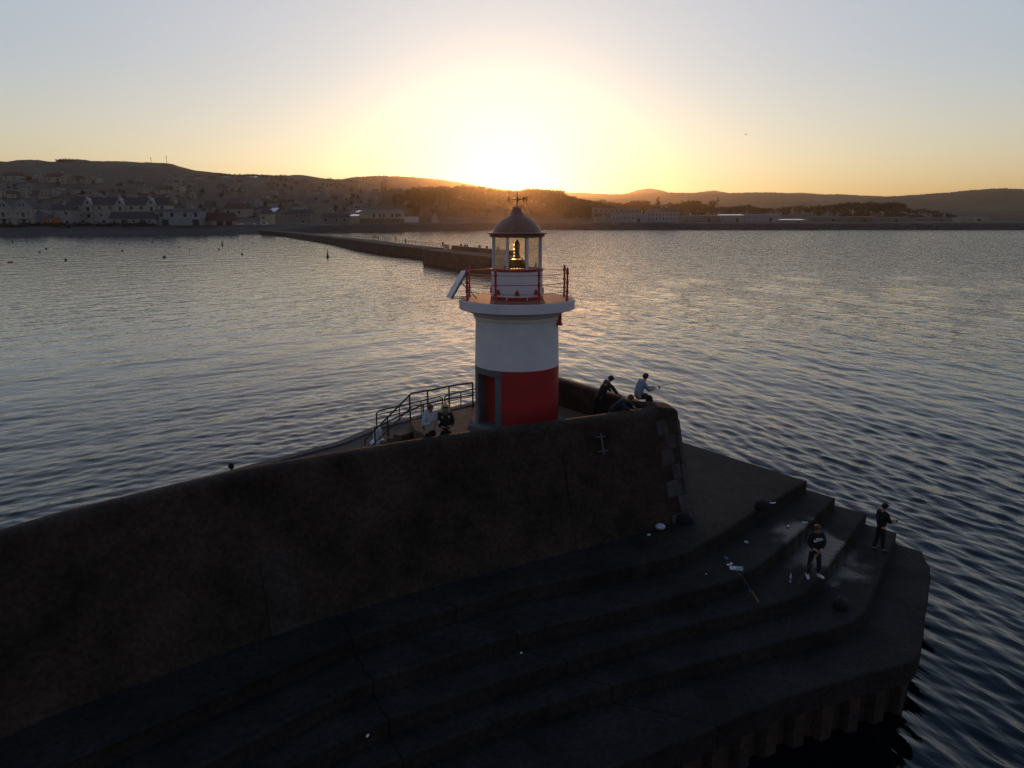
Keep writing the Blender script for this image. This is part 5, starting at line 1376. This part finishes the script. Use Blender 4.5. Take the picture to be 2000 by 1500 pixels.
Y = shoreY(655, 60); p, w = spot(633, 682, 436, Y); h = hgt(425, 436, Y); k = hgt(0, 1, Y)
t = thing("shore_house", "low dark cottage row left of the long cream building", "cottage", p); block(t, "wall", w, 8, h, w_dim); roof_x(t, w, 8, h, hgt(418, 425, Y), r_slate); windows(t, [(-w*0.38, k*3, k*7, k*6), (w*0.05, k*3, k*5, k*5), (w*0.36, k*3, k*6, k*5)], -4)
# long cream building
Y = shoreY(735, 52); p, w = spot(706, 788, 437, Y); h = hgt(416, 437, Y); k = hgt(0, 1, Y)
t = thing("clubhouse", "long two storey cream building with paired dark windows on the rocky shore", "clubhouse", p); block(t, "wall", w, 12, h, w_cream); block(t, "lower_storey", w + 0.2, 12.3, h*0.45, w_stone); roof_x(t, w, 12, h, hgt(411.5, 416, Y), r_grey, 0.6, hip=3)
for px in (733, 744, 752, 768, 777): windows(t, [(onY(px, 420, Y).x - p.x, h - k*10, k*4.6, k*8)], -6.0)
windows(t, [(w*0.44, h - k*9, k*4, k*7)], -6.0); chimney(t, -w*0.37, h, h + k*6, 1.0, -3)
block(t, "side_wing", hgt(0, 24, Y), 10, hgt(423, 437, Y), w_cream, x=-w/2 - hgt(0, 11, Y))
for dx, zz in ((-hgt(0, 12, Y), hgt(423, 437, Y)), (-hgt(0, 0, Y), hgt(416, 437, Y))):
    mb = MB(); ww = hgt(0, 18, Y); rz_ = hgt(0, 3.2, Y); mb.add([(-w/2 + dx - ww/2, -5.6, zz), (-w/2 + dx + ww/2, -5.6, zz), (-w/2 + dx + ww*0.55, 5, zz + rz_), (-w/2 + dx - ww*0.35, 5, zz + rz_), (-w/2 + dx - ww/2, -5.6, zz - 0.2), (-w/2 + dx + ww/2, -5.6, zz - 0.2), (-w/2 + dx + ww*0.55, 5, zz - 0.2), (-w/2 + dx - ww*0.35, 5, zz - 0.2)], [(0,1,2,3), (7,6,5,4), (0,4,5,1), (1,5,6,2), (2,6,7,3), (3,7,4,0)]); mb.build("wing_roof", r_pale, t)
Y = shoreY(803, 50); p, w = spot(789, 817, 434, Y); h = hgt(424, 434, Y); t = thing("container", "white shipping container beside the cream building", "container", p); block(t, "body", w, 3, h, mat("white_container", (0.6, 0.62, 0.66), 0.5), z=0)
mb = MB()
for i in range(12): mb.box(-w/2 + w*(i+0.3)/12, -w/2 + w*(i+0.6)/12, -1.56, -1.49, 0.2, h - 0.2)
mb.build("corrugation", mat("white_container", (0.6, 0.62, 0.66), 0.5), t)
Y = shoreY(838, 54); p, w = spot(820, 844, 436, Y); h = hgt(428, 436, Y); rh = hgt(414.5, 428, Y); k = hgt(0, 1, Y)
t = thing("gabled_cottage", "stone cottage with its pale gable end turned to the bay beside the white container", "cottage", p); block(t, "wall", w, 10, h, w_stone); roof_x(t, w, 10, h, rh, r_slate, 0.2); windows(t, [(-w*0.25, k*2, k*3, k*4), (w*0.1, k*2, k*3, k*4)], -5)
gx = w/2 + hgt(0, 6, Y); block(t, "gable_wall", hgt(0, 12, Y), 9, h, w_white, x=gx); gable(t, hgt(0, 12, Y), 9, h, rh, w_white, x=gx); roof_y(t, hgt(0, 12, Y), 9, h, rh, r_slate, 0.2, x=gx, name="gable_roof")
Y = shoreY(880, 60)
for x0, x1, yt, lab in ((858, 880, 427, "low shed right of the gabled cottage under the wooded knoll"), (882, 905, 429, "lower shed nearest the sun glare under the wooded knoll")):
    p, w = spot(x0, x1, 435, Y); h = hgt(yt, 435, Y); t = thing("shed", lab, "shed", p); block(t, "wall", w, 7, h, w_dim); roof_x(t, w, 7, h, h*0.3, r_grey)
# right stretch
Y = shoreY(1200, 130); p, w = spot(1157, 1248, 424, Y); h = hgt(407.5, 424, Y); k = hgt(0, 1, Y)
t = thing("flat_block", "long flat roofed block standing behind the white cottage on the right shore", "building", p); block(t, "wall", w, 14, h, w_dim); block(t, "roof", w + 0.6, 14.6, h + 0.5, r_grey, z=h); windows(t, [(w*(f - 0.5), h - k*7, k*5, k*3.5) for f in np.linspace(0.06, 0.94, 9)], -7)
Y = shoreY(1175, 60); p, w = spot(1162, 1190, 432, Y); h = hgt(424, 432, Y); k = hgt(0, 1, Y)
t = thing("gabled_cottage", "white cottage with a small front gable on the right shore", "cottage", p); block(t, "wall", w, 8, h, w_white); roof_x(t, w, 8, h, hgt(418, 424, Y), r_slate); gable(t, k*10, 2, h - 0.1, hgt(418, 424, Y), w_white, x=k*1, y=-4); roof_y(t, k*10, 3, h - 0.1, hgt(418, 424, Y), r_slate, 0.2, x=k*1, y=-3.4, name="gable_roof"); windows(t, [(-w*0.33, k*2, k*3, k*3), (w*0.3, k*2, k*3, k*3)], -4)
Y = shoreY(1225, 56); p, w = spot(1191, 1258, 434, Y); h = hgt(420.5, 434, Y); k = hgt(0, 1, Y)
t = thing("white_hall", "long white flat fronted hall between the cottage and the hotel", "hall", p); block(t, "wall", w, 14, h, w_blue); roof_x(t, w, 14, h, hgt(418, 420.5, Y), r_grey, 0.2, hip=4); windows(t, [(w*(f - 0.5), k*5, k*2.5, k*5) for f in np.linspace(0.08, 0.62, 6)], -7); doors(t, [(w*0.3, k*5, k*7)], -7, d_dark)
Y = shoreY(1292, 70); p, w = spot(1262, 1324, 432, Y); h = hgt(415.5, 432, Y); k = hgt(0, 1, Y)
t = thing("hotel", "large white two storey house with a slate roof below the dark conifer", "hotel", p); block(t, "wall", w, 13, h, w_blue); roof_x(t, w, 13, h, hgt(407, 415.5, Y), r_slate, 0.3, hip=w*0.16); gable(t, k*12, 2, h - 0.1, k*4.5, w_blue, x=-w*0.2, y=-6.6); chimney(t, -w*0.05, h + 1, h + k*10, 1.6); chimney(t, w*0.12, h + 1, h + k*10, 1.6)
windows(t, [(w*(f - 0.5), zz, k*2.6, k*4.5) for f in np.linspace(0.06, 0.94, 9) for zz in (k*2, k*9.5)], -6.5)
wl = ["long low warehouse with a grey roof right of the white hotel", "warehouse with a pale stepped roof right of centre on the right shore", "bluish warehouse with a wide pale front on the right shore", "low building with one bright white roof edge on the right shore", "dim flat building with a small white hut beside it on the right shore", "long dark block with a lit roof line on the right shore", "dark hall with a row of pale windows at the right shore", "low dark shed near the far right end of the shore", "low building with a sunlit pale front far along the right shore"]
for i, (x0, x1, yb, yt, wm, rm, ex) in enumerate(((1332, 1402, 433, 423, w_dim, r_grey, 95), (1403, 1448, 434, 421.5, w_grey, r_pale, 90), (1449, 1520, 433, 421, w_blue, r_grey, 100), (1523, 1566, 434, 430, w_dim, r_pale, 70), (1572, 1640, 433, 425, w_dim, r_slate, 110), (1650, 1694, 435, 425, w_stone, r_red, 80), (1695, 1762, 434, 426, w_dim, r_slate, 90), (1780, 1850, 434, 427, w_dim, r_slate, 120), (1866, 1918, 432, 425.5, w_cream, r_grey, 130))):
    Y = shoreY((x0 + x1) / 2, ex); p, w = spot(x0, x1, yb, Y); h = hgt(yt, yb, Y); k = hgt(0, 1, Y)
    t = thing("warehouse", wl[i], "warehouse", p); block(t, "wall", w, 18, h, wm); roof_x(t, w, 18, h, k*1.8, rm, 0.3, hip=k*3)
    windows(t, [(w*(f - 0.5), h*0.45, k*2.4, k*2.4) for f in np.linspace(0.1, 0.9, max(3, int((x1-x0)/12)))], -9)
    doors(t, [(w*0.2, k*5, h*0.6)], -9, d_dark)

# church with copper domed tower
Y = 980.0; p = onY(752, 392, Y); k = hgt(0, 1, Y)
t = thing("church", "stone church with a square tower and green domed cap below the orange hill", "church", p)
block(t, "tower", k*13, k*13, hgt(361, 392, Y), w_stone, z=-8); cop = mat("green_copper", (0.16, 0.20, 0.17), 0.6, var=0.15)
MB().lathe([(k*7.0, hgt(361, 392, Y)), (k*6.6, hgt(358, 392, Y)), (k*5.0, hgt(354.5, 392, Y)), (k*2.0, hgt(352.5, 392, Y)), (k*0.9, hgt(350, 392, Y)), (k*0.25, hgt(343, 392, Y))], 24).build("dome", cop, t, smooth=True)
mb = MB()
for s in (-1, 1): mb.box(s*k*3 - k*1.2, s*k*3 + k*1.2, -k*6.6, -k*6.4, hgt(375, 392, Y), hgt(366, 392, Y))
mb.build("louvre", d_dark, t)
block(t, "nave", k*34, k*16, hgt(377, 392, Y), w_stone, x=k*22, z=-8); roof_x(t, k*34, k*16, hgt(377, 392, Y), k*6.5, r_slate, 0.5, x=k*22, hip=k*8)

def land_hit(px, py):
    d = ray(px, py); hd = d[1]
    prev = None
    for Y in np.arange(470, 1640, 6.0):
        t = Y / hd; x = d[0] * t; z = CAM_Z + d[2] * t
        g = float(land_z(x, Y))
        if z <= g and Y > 500: return Vector((x, Y, g))
    return None
# ---- houses on the hillside behind, too small to show parts one by one
def small_house(wm, rm, w, d, h, rh, front):
    root_mb = MB(); m = [wm, rm, g_dark]
    root_mb.cur = 0; root_mb.box(-w/2, w/2, -d/2, d/2, -4, h)
    if front:
        root_mb.add([(-w/2, -d/2, h), (w/2, -d/2, h), (0, -d/2, h + rh), (-w/2, d/2, h), (w/2, d/2, h), (0, d/2, h + rh)], [(0,1,2), (5,4,3)])
        root_mb.cur = 1
        for s in (-1, 1): root_mb.add([(s*w*0.55, -d*0.54, h - rh*0.1), (0, -d*0.54, h + rh), (0, d*0.54, h + rh), (s*w*0.55, d*0.54, h - rh*0.1)], [(0,1,2,3)])
    else:
        root_mb.cur = 1; root_mb.add([(-w*0.53, -d*0.54, h), (w*0.53, -d*0.54, h), (w*0.53, d*0.54, h), (-w*0.53, d*0.54, h), (-w*0.5, 0, h + rh), (w*0.5, 0, h + rh)], [(0,1,5,4), (1,2,5), (2,3,4,5), (3,0,4)])
    root_mb.cur = 0; root_mb.box(w*0.30, w*0.38, -0.4, 0.4, h + rh*0.3, h + rh + 1.1)
    root_mb.cur = 2
    for f in (-0.28, 0.22): root_mb.box(w*f - 0.6, w*f + 0.6, -d/2 - 0.05, -d/2 + 0.02, 1.0, 2.3)
    if h > 4.5:
        for f in (-0.28, 0.22): root_mb.box(w*f - 0.55, w*f + 0.55, -d/2 - 0.05, -d/2 + 0.02, 3.7, 4.8)
    return root_mb, m
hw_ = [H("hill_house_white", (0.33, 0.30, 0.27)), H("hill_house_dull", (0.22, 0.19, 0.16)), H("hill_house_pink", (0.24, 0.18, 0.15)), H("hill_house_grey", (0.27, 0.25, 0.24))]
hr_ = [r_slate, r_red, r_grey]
protos = []
rs = random.Random(21)
for i in range(8):
    mbh, ms = small_house(hw_[[0, 1, 2, 3, 0, 1, 3, 2][i]], hr_[[0, 1, 0, 2, 1, 0, 0, 2][i]], rs.uniform(8, 13), rs.uniform(7, 9), rs.choice([3.2, 5.4, 5.4]), rs.uniform(2.2, 3.4), i % 3 == 0)
    protos.append((mbh, ms))
proto_obj = [None] * len(protos)
taken = []
def place_house(px, py, sc=1.0, pi=None, label=None, group="houses on the hillside town", rz=None):
    q = land_hit(px, py)
    if q is None: return None
    i = rs.randrange(len(protos)) if pi is None else pi
    if proto_obj[i] is None:
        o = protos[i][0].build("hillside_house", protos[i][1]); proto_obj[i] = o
    else:
        o = proto_obj[i].copy(); COL.objects.link(o)
    o.location = q; o.scale = (sc,) * 3; o.rotation_euler = (0, 0, rs.uniform(-0.5, 0.5) if rz is None else rz)
    tag(o, label, "house", group)
    taken.append((px, py)); return o
n = 0
while n < 150:
    px = rs.uniform(-5, 740); sk = np.interp(px, [x for x, y in HILL_L], [y for x, y in HILL_L])
    lo = max(346, sk + 12 if px > 430 else 349); hi = 424 if px < 480 else 430
    py = lo + (hi - lo) * rs.random() ** 1.1
    if any(abs(px - a) < 7 and abs(py - b) < 4.0 for a, b in taken): continue
    lab = "small house among the trees on the slope under the bare hilltop" if px < 430 else "small house among the trees on the slope left of the church tower"
    g = "houses under the bare hilltop" if px < 430 else "houses left of the church tower"
    if place_house(px, py, rs.uniform(0.65, 1.05), label=lab, group=g): n += 1
for i, (px, py, sc, lab) in enumerate(((28, 353, 1.9, "big pale house at the far left high on the slope"), (76, 353, 1.2, "pale house between the two biggest ones high on the slope"), (112, 356, 2.0, "biggest pale house high on the left slope"), (133, 359, 1.5, "low pale house joined to the biggest one high on the slope"), (152, 357, 1.5, "pale house with a long roof right of the biggest one on the slope"), (190, 357, 1.3, "pale bungalow farther right in the row high on the slope"), (466, 421, 1.9, "pale cream house alone above the red-roofed garage"), (347, 379, 1.8, "long pale house in the middle of the left slope"), (322, 379, 1.5, "pale house left of the long one in the middle of the slope"))):
    place_house(px, py, sc, 0 if i % 2 else 4, lab, None, rz=rs.uniform(-0.2, 0.2))
for o in list(COL.objects):
    if o.get('group') is None and 'group' in o: del o['group']
for i, px in enumerate((8, 24, 42, 58, 74, 92, 110)):       # pale terrace row above the white gabled houses
    place_house(px, 386 - i * 0.2, 1.15, [0, 4, 3][i % 3], "house of the pale row above the white gabled houses", "pale row of houses at the far left", rz=0.05)
gh = thing("greenhouse_roof", "long pale low building with a bright roof high on the slope near the hilltop", "building", onY(471, 351, 1380)); block(gh, "wall", hgt(0, 62, 1380), 14, 4, w_dim, z=-10); mb = MB(); ww = hgt(0, 62, 1380); mb.add([(-ww/2, -8, 4), (ww/2, -8, 4), (ww/2, 8, 6.5), (-ww/2, 8, 6.5)], [(0,1,2,3)]); mb.build("roof", r_pale, gh)
for px, yb, yt in ((295.5, 318, 308), (326, 320, 305)):
    q = onY(px, yb, 1490); t = thing("radio_mast", "thin radio mast on the bare hilltop, " + ("shorter, on the left" if px < 300 else "taller, on the right"), "mast", q); h = hgt(yt, yb, 1490)
    MB().tube([(0, 0, -6), (0, 0, h)], [0.5, 0.25], 5).build("pole", dark, t); mb = MB(); mb.box(-0.7, 0.7, -0.3, 0.3, h*0.7, h*0.85); mb.build("antenna", dark, t)
q = onY(1400, 425, 800); t = thing("radio_mast", "lattice mast above the trees on the right shore", "mast", q); h = hgt(388, 425, 800); mb = MB()
for s in (-1, 1): mb.tube([(s*1.0, 0, -4), (s*0.35, 0, h)], 0.18, 4)
for i in range(14): a = h*i/14; b = h*(i+1)/14; f = lambda z: 1.0 - 0.65*z/h; mb.tube([(-f(a), 0, a), (f(b), 0, b)], 0.1, 3)
mb.build("lattice", dark, t); mb = MB(); mb.box(-1.1, 1.1, -0.5, 0.5, h*0.80, h*0.86); mb.build("antenna", dark, t)

# ---- cars parked on the front
carc = [mat("white_car", (0.6, 0.6, 0.62), 0.3, var=0.03), mat("silver_car", (0.35, 0.36, 0.38), 0.3, metal=0.3, var=0.03), mat("dark_car", (0.03, 0.03, 0.035), 0.3, var=0.03)]
def car(px, py, rz, m, label, van=False):
    q = land_hit(px, py); sc = 1.15
    t = thing("parked_car", label, "van" if van else "car", q, rz, "vehicles parked along the seafront"); t.scale = (sc,) * 3
    L2, hh = (2.5, 2.1) if van else (2.1, 1.45)
    prof = [(-L2, 0.35), (-L2, 0.85), (-L2*0.93, 1.0), (-L2*0.72, hh*0.97), (L2*0.25, hh), (L2*0.52, 1.0), (L2*0.97, 0.85), (L2, 0.6), (L2, 0.35)] if not van else [(-L2, 0.35), (-L2, hh*0.95), (-L2*0.9, hh), (L2*0.5, hh), (L2*0.75, 1.1), (L2, 0.9), (L2, 0.35)]
    mb = MB(); mb.rings([[(x, -0.85, z) for x, z in prof], [(x, 0.85, z) for x, z in prof]]); mb.build("body", m, t)
    mb = MB(); mb.box(-L2*0.6, L2*0.3, -0.88, 0.88, 1.0, hh*0.9); mb.build("side_window", g_dark, t)
    for sx in (-1, 1):
        for sy in (-1, 1): MB().tube([(sx*L2*0.62, sy*0.7, 0.33), (sx*L2*0.62, sy*0.9, 0.33)], 0.33, 12).build("wheel", black_shoe, t)
car(69, 440, 0.1, carc[2], "dark car beside the white gabled houses"); car(84, 439.5, 0.0, carc[1], "silver car left of the orange kiosk"); car(122, 440, 0.1, carc[2], "dark car just right of the orange kiosk")
car(140, 438.5, 0.0, carc[0], "white van in front of the cream pyramid roofed house", True); car(470, 441, 0.2, carc[0], "white car right of the garage doors"); car(494, 441, -0.3, carc[1], "silver car near the root of the far pier"); car(517, 440, 0.2, carc[0], "white van in front of the small white house by the pier root", True)
# seafront boundary wall
mb = MB()
for x in range(538, 634, 8): pass
a, b = onY(537, 440, shoreY(585, 36)), onY(602, 438, shoreY(585, 36)); t = thing("boundary_wall", "pale low boundary wall on the seafront right of the pier root", "wall"); mb.rings([[(a.x, a.y, a.z - 3), (a.x, a.y + 0.5, a.z - 3), (a.x, a.y + 0.5, a.z + 1.3), (a.x, a.y, a.z + 1.3)], [(b.x, b.y, b.z - 3), (b.x, b.y + 0.5, b.z - 3), (b.x, b.y + 0.5, b.z + 1.3), (b.x, b.y, b.z + 1.3)]]); mb.build("masonry", w_grey, t)
# ================================================================== TREES
leaf_m = mat("dark_foliage", (0.060, 0.046, 0.020), 0.8, col2=(0.030, 0.025, 0.012), scale=0.3, fine=0.3, bscale=1.2)
ever_m = mat("evergreen_foliage", (0.035, 0.038, 0.018), 0.8, col2=(0.018, 0.020, 0.010), scale=0.3, fine=0.3, bscale=1.2)
bark_m = mat("bark", (0.05, 0.038, 0.028), 0.9, var=0.25, scale=2)
def crown_mesh(kind, seed):
    """unit tree 10 m high: leaf-sized faces in clumps through the crown, tapered trunk with limbs"""
    rs = random.Random(seed); mb = MB()
    clumps = []
    if kind == 'broad':
        for _ in range(16):
            a = rs.uniform(0, 6.28); r = rs.uniform(0.3, 3.4) ; z = rs.uniform(3.0, 8.6)
            lim = 3.6 * math.sqrt(max(0.05, 1 - ((z - 5.6) / 4.4) ** 2)); r = min(r, lim)
            clumps.append((Vector((r*math.cos(a), r*math.sin(a), z)), rs.uniform(0.9, 1.7)))
        clumps.append((Vector((0, 0, 8.6)), 1.3))
    elif kind == 'pine':
        for _ in range(13):
            a = rs.uniform(0, 6.28); r = rs.uniform(0, 3.2); z = 7.2 + rs.uniform(-1.5, 1.6) - r * 0.15
            clumps.append((Vector((r*math.cos(a), r*math.sin(a), z)), rs.uniform(0.8, 1.4)))
        for _ in range(5):
            a = rs.uniform(0, 6.28); clumps.append((Vector((1.6*math.cos(a), 1.6*math.sin(a), rs.uniform(3.5, 5.5))), rs.uniform(0.6, 1.0)))
    elif kind == 'conifer':
        for z in np.linspace(0.8, 9.2, 12):
            R_ = 2.6 * (1 - z / 10.4) + 0.2
            for _ in range(3):
                a = rs.uniform(0, 6.28); clumps.append((Vector((R_*0.6*math.cos(a), R_*0.6*math.sin(a), z)), max(0.5, R_*0.62)))
    else:   # bush
        for _ in range(9):
            a = rs.uniform(0, 6.28); r = rs.uniform(0, 3.6); clumps.append((Vector((r*math.cos(a), r*math.sin(a), rs.uniform(0.8, 3.6))), rs.uniform(1.0, 1.9)))
    for c, R_ in clumps:
        nl = int(46 * R_ * R_)
        for _ in range(min(nl, 110)):
            d = Vector((rs.gauss(0, 1), rs.gauss(0, 1), rs.gauss(0, 0.8))).normalized() * R_ * rs.uniform(0.35, 1.12)
            p = c + d; s = rs.uniform(0.16, 0.36)
            u = Vector((rs.gauss(0, 1), rs.gauss(0, 1), rs.gauss(0, 1))).normalized(); w = u.cross(Vector((rs.gauss(0, 1), rs.gauss(0, 1), rs.gauss(0, 1)))).normalized()
            mb.add([p - u*s, p + w*s*0.7, p + u*s, p - w*s*0.7], [(0, 1, 2, 3)])
    tb = MB()
    if kind != 'bush':
        top = 8.0 if kind != 'pine' else 7.5
        tb.tube([(0, 0, -2.0), (0.05, 0, 2), (0.1, 0.1, 5), (0, 0.05, top)], [0.34, 0.26, 0.16, 0.05], 6)
        for c, R_ in clumps[:9]:
            z0 = max(1.5, c.z - 2.6); tb.tube([(0.05, 0, z0), ((c.x)*0.5, c.y*0.5, (z0 + c.z)/2 + 0.2), tuple(c)], [0.12, 0.08, 0.03], 4)
    else:
        for c, R_ in clumps[:5]: tb.tube([(0, 0, -1), tuple(c)], [0.15, 0.04], 4)
    return mb, tb
TREES = {}
for kind, seeds, m in (('broad', (1, 2, 3, 4), leaf_m), ('pine', (5, 6), ever_m), ('conifer', (7,), ever_m), ('bush', (8, 9), leaf_m)):
    TREES[kind] = []
    for s in seeds:
        cmb, tmb = crown_mesh(kind, s)
        TREES[kind].append([cmb, tmb, m, None])
trs = random.Random(77)
NAMES = {'broad': ('broadleaf_tree', 'tree'), 'pine': ('pine_tree', 'tree'), 'conifer': ('conifer_tree', 'tree'), 'bush': ('bush', 'bush')}
def tree(kind, loc, h, label, group, wide=1.0):
    v = trs.choice(TREES[kind]); nm, cat = NAMES[kind]
    full = 10.0 if kind != 'bush' else 5.0
    if v[3] is None:
        root = thing(nm, label, cat, loc); v[0].build("crown", v[2], root, fix=False); v[1].build("trunk" if kind != 'bush' else "stems", bark_m, root, smooth='all'); v[3] = root
    else: root = copy_tree(v[3])
    root.location = loc; root.rotation_euler = (0, 0, trs.uniform(0, 6.28)); s = h / full; root.scale = (s * wide, s * wide, s)
    tag(root, label, cat, group)
    return root
def tree_px(kind, px, yb, yt, label, group, wide=1.0, near=False):
    q = land_hit(px, yb)
    if near and (q is None or q.y > 1150):
        Y = trs.uniform(840, 980); d = ray(px, yb); x = d[0] * Y / d[1]
        if q is None or onY(px, yt, Y).z - float(land_z(x, Y)) < 30: q = Vector((x, Y, float(land_z(x, Y))))
    if q is None: return
    zt = onY(px, yt, q.y).z
    return tree(kind, q, max(3.0, zt - q.z), label, group, wide)
# wooded knoll below the sun
KN = [(770, 382), (795, 372), (803, 364), (820, 361), (845, 362.5), (875, 361.5), (884, 372), (890, 362), (905, 358.5), (925, 361), (945, 363), (960, 366), (985, 371), (1010, 371.5), (1035, 366), (1046, 365), (1060, 369), (1075, 366.5), (1090, 367), (1100, 376), (1120, 384), (1140, 388), (1160, 394)]
def knoll_top(px): return float(np.interp(px, [a for a, b in KN], [b for a, b in KN]))
G1 = "trees of the wooded knoll below the sun"
for px in np.arange(774, 1160, 5.2):
    x = px + trs.uniform(-2, 2)
    tree_px('broad', x, knoll_top(x) + trs.uniform(20, 27), knoll_top(x) + trs.uniform(-1.0, 3.0), "tree on the skyline of the wooded knoll below the sun", G1, 1.25, near=True)
for _ in range(75):
    x = trs.uniform(765, 1165); yb = trs.uniform(400, 431); h = trs.uniform(14, 22)
    tree_px('broad' if trs.random() < 0.8 else 'bush', x, yb, max(yb - h, knoll_top(x) + 5), "tree on the shaded slope of the wooded knoll below the sun", "trees on the slope of the wooded knoll", 1.2, near=True)
# tree belt on the right
RT_ = [(1130, 393), (1150, 395), (1165, 390), (1180, 388), (1195, 394), (1215, 392), (1228, 392), (1245, 390), (1262, 390), (1272, 400), (1300, 396), (1312, 392), (1325, 395), (1340, 389), (1356, 388), (1372, 396), (1390, 402), (1420, 402), (1440, 398), (1462, 397), (1480, 402), (1500, 405), (1530, 402), (1560, 397), (1575, 401), (1590, 400), (1605, 398), (1630, 396), (1650, 392.5), (1672, 393), (1685, 393.5), (1705, 393), (1720, 395), (1738, 392), (1752, 391), (1760, 400), (1780, 407), (1800, 405), (1820, 410), (1845, 413), (1870, 419)]
def belt_top(px): return float(np.interp(px, [a for a, b in RT_], [b for a, b in RT_]))
for px in np.arange(1134, 1868, 8.0):
    x = px + trs.uniform(-2.5, 2.5)
    k = 'pine' if 1540 < x < 1765 and trs.random() < 0.75 else 'broad'
    yb = 421 + trs.uniform(-3, 3)
    tree_px(k, x, max(yb, belt_top(x) + 14), belt_top(x) + trs.uniform(-0.5, 3.5), ("pine" if k == 'pine' else "tree") + " on the skyline of the dark tree belt along the right shore", "tree belt on the right shore, " + k, 1.3, near=True)
for _ in range(48):
    x = trs.uniform(1130, 1860); yb = trs.uniform(424, 430)
    tree_px('bush' if trs.random() < 0.5 else 'broad', x, yb, max(yb - trs.uniform(9, 16), belt_top(x) + 8), "low tree or bush filling the foot of the tree belt on the right shore", "low growth under the tree belt", 1.5, near=True)
tree_px('conifer', 1284, 420, 383, "tall dark pointed conifer above the white hotel", None, 1.05, near=True)
tree_px('conifer', 1233, 420, 391, "small narrow conifer left of the tall dark one", None, 0.75, near=True)
tree_px('pine', 1391, 422, 389, "flat topped pine beside the lattice mast", None, 0.7, near=True)
# trees between the houses of the town
for _ in range(150):
    x = trs.uniform(-5, 760); sk = np.interp(x, [a for a, b in HILL_L], [b for a, b in HILL_L])
    yb = trs.uniform(max(sk + 14, 356), 432); h = trs.uniform(6, 13)
    lab, g = ("dark tree among the houses under the bare hilltop", "trees among the left houses") if x < 430 else ("dark tree among the houses left of the church tower", "trees among the houses by the church")
    tree_px('broad' if trs.random() < 0.8 else 'conifer', x, yb, yb - h, lab, g, 1.3)
for x in list(np.arange(640, 700, 5.5)) + list(np.arange(432, 560, 9)):
    sk = np.interp(x, [a for a, b in HILL_L], [b for a, b in HILL_L]); tree_px('bush', x, sk + 4, sk - trs.uniform(0.5, 2.5), "bush on the skyline of the low ridge left of the church tower", "skyline bushes", 1.2)
for x, h in ((112, 3), (118, 4), (124, 4.5), (130, 4.8), (136, 4.5), (141, 4), (46, 1.5), (318, 2), (322, 2.6)):
    sk = np.interp(x, [a for a, b in HILL_L], [b for a, b in HILL_L]); tree_px('bush', x, sk + 3, sk - h, "bush of the clump on the bare hilltop" if 100 < x < 150 else "lone bush on the bare hilltop", "hilltop bushes" if 100 < x < 150 else "lone hilltop bushes", 1.3)
for x in np.arange(2, 300, 11):
    tree_px('bush', x + trs.uniform(-4, 4), 443 + trs.uniform(-2, 2), 438, "low scrub bush along the top of the left beach", "scrub along the left beach", 1.4)
# ---- birds
def bird(loc, rz, label):
    t = thing("gull", label, "bird", loc, rz)
    mb = MB(); mb.tube([(0, -0.22, 0), (0, -0.1, 0.01), (0, 0.1, 0.02), (0, 0.2, 0.03), (0, 0.26, 0.02)], [0.015, 0.06, 0.075, 0.045, 0.012], 8)
    for s in (-1, 1): mb.add([(s*0.04, 0.10, 0.05), (s*0.04, -0.06, 0.04), (s*0.30, -0.03, 0.20), (s*0.32, 0.10, 0.21), (s*0.66, -0.10, 0.12), (s*0.04, 0.10, 0.03), (s*0.04, -0.06, 0.02), (s*0.30, -0.03, 0.185), (s*0.32, 0.10, 0.195)], [(0,1,2,3), (3,2,4), (8,7,6,5), (8,4,7), (0,3,8,5), (1,6,7,2)])
    mb.build("body", mat("gull_feathers", (0.35, 0.34, 0.33), 0.8), t, smooth='all')
bird(onY(1457, 263, 190), 0.6, "gull flying alone in the sky on the right"); bird(onY(1034.5, 362, 150), 1.2, "gull flying beside the weather vane")
# ================================================================== HAZE
def build_haze():
    m = bpy.data.materials.new("evening_haze"); m.use_nodes = True
    nt = m.node_tree; nt.nodes.remove(nt.nodes['Principled BSDF'])
    v = nt.nodes.new('ShaderNodeVolumePrincipled')
    v.inputs['Color'].default_value = (1.0, 0.80, 0.58, 1)
    v.inputs['Density'].default_value = HAZE_DENSITY
    v.inputs['Anisotropy'].default_value = HAZE_ANISO
    nt.links.new(v.outputs[0], nt.nodes['Material Output'].inputs['Volume'])
    mb = MB(); mb.box(-9500, 9500, -1200, 7200, -6.0, 250)
    o = mb.build("haze", m); o['kind'] = 'stuff'; o['label'] = 'warm evening haze over bay and hills'; o.display_type = 'WIRE'
    return o
HAZE_DENSITY, HAZE_ANISO = 0.00006, 0.89
build_haze()
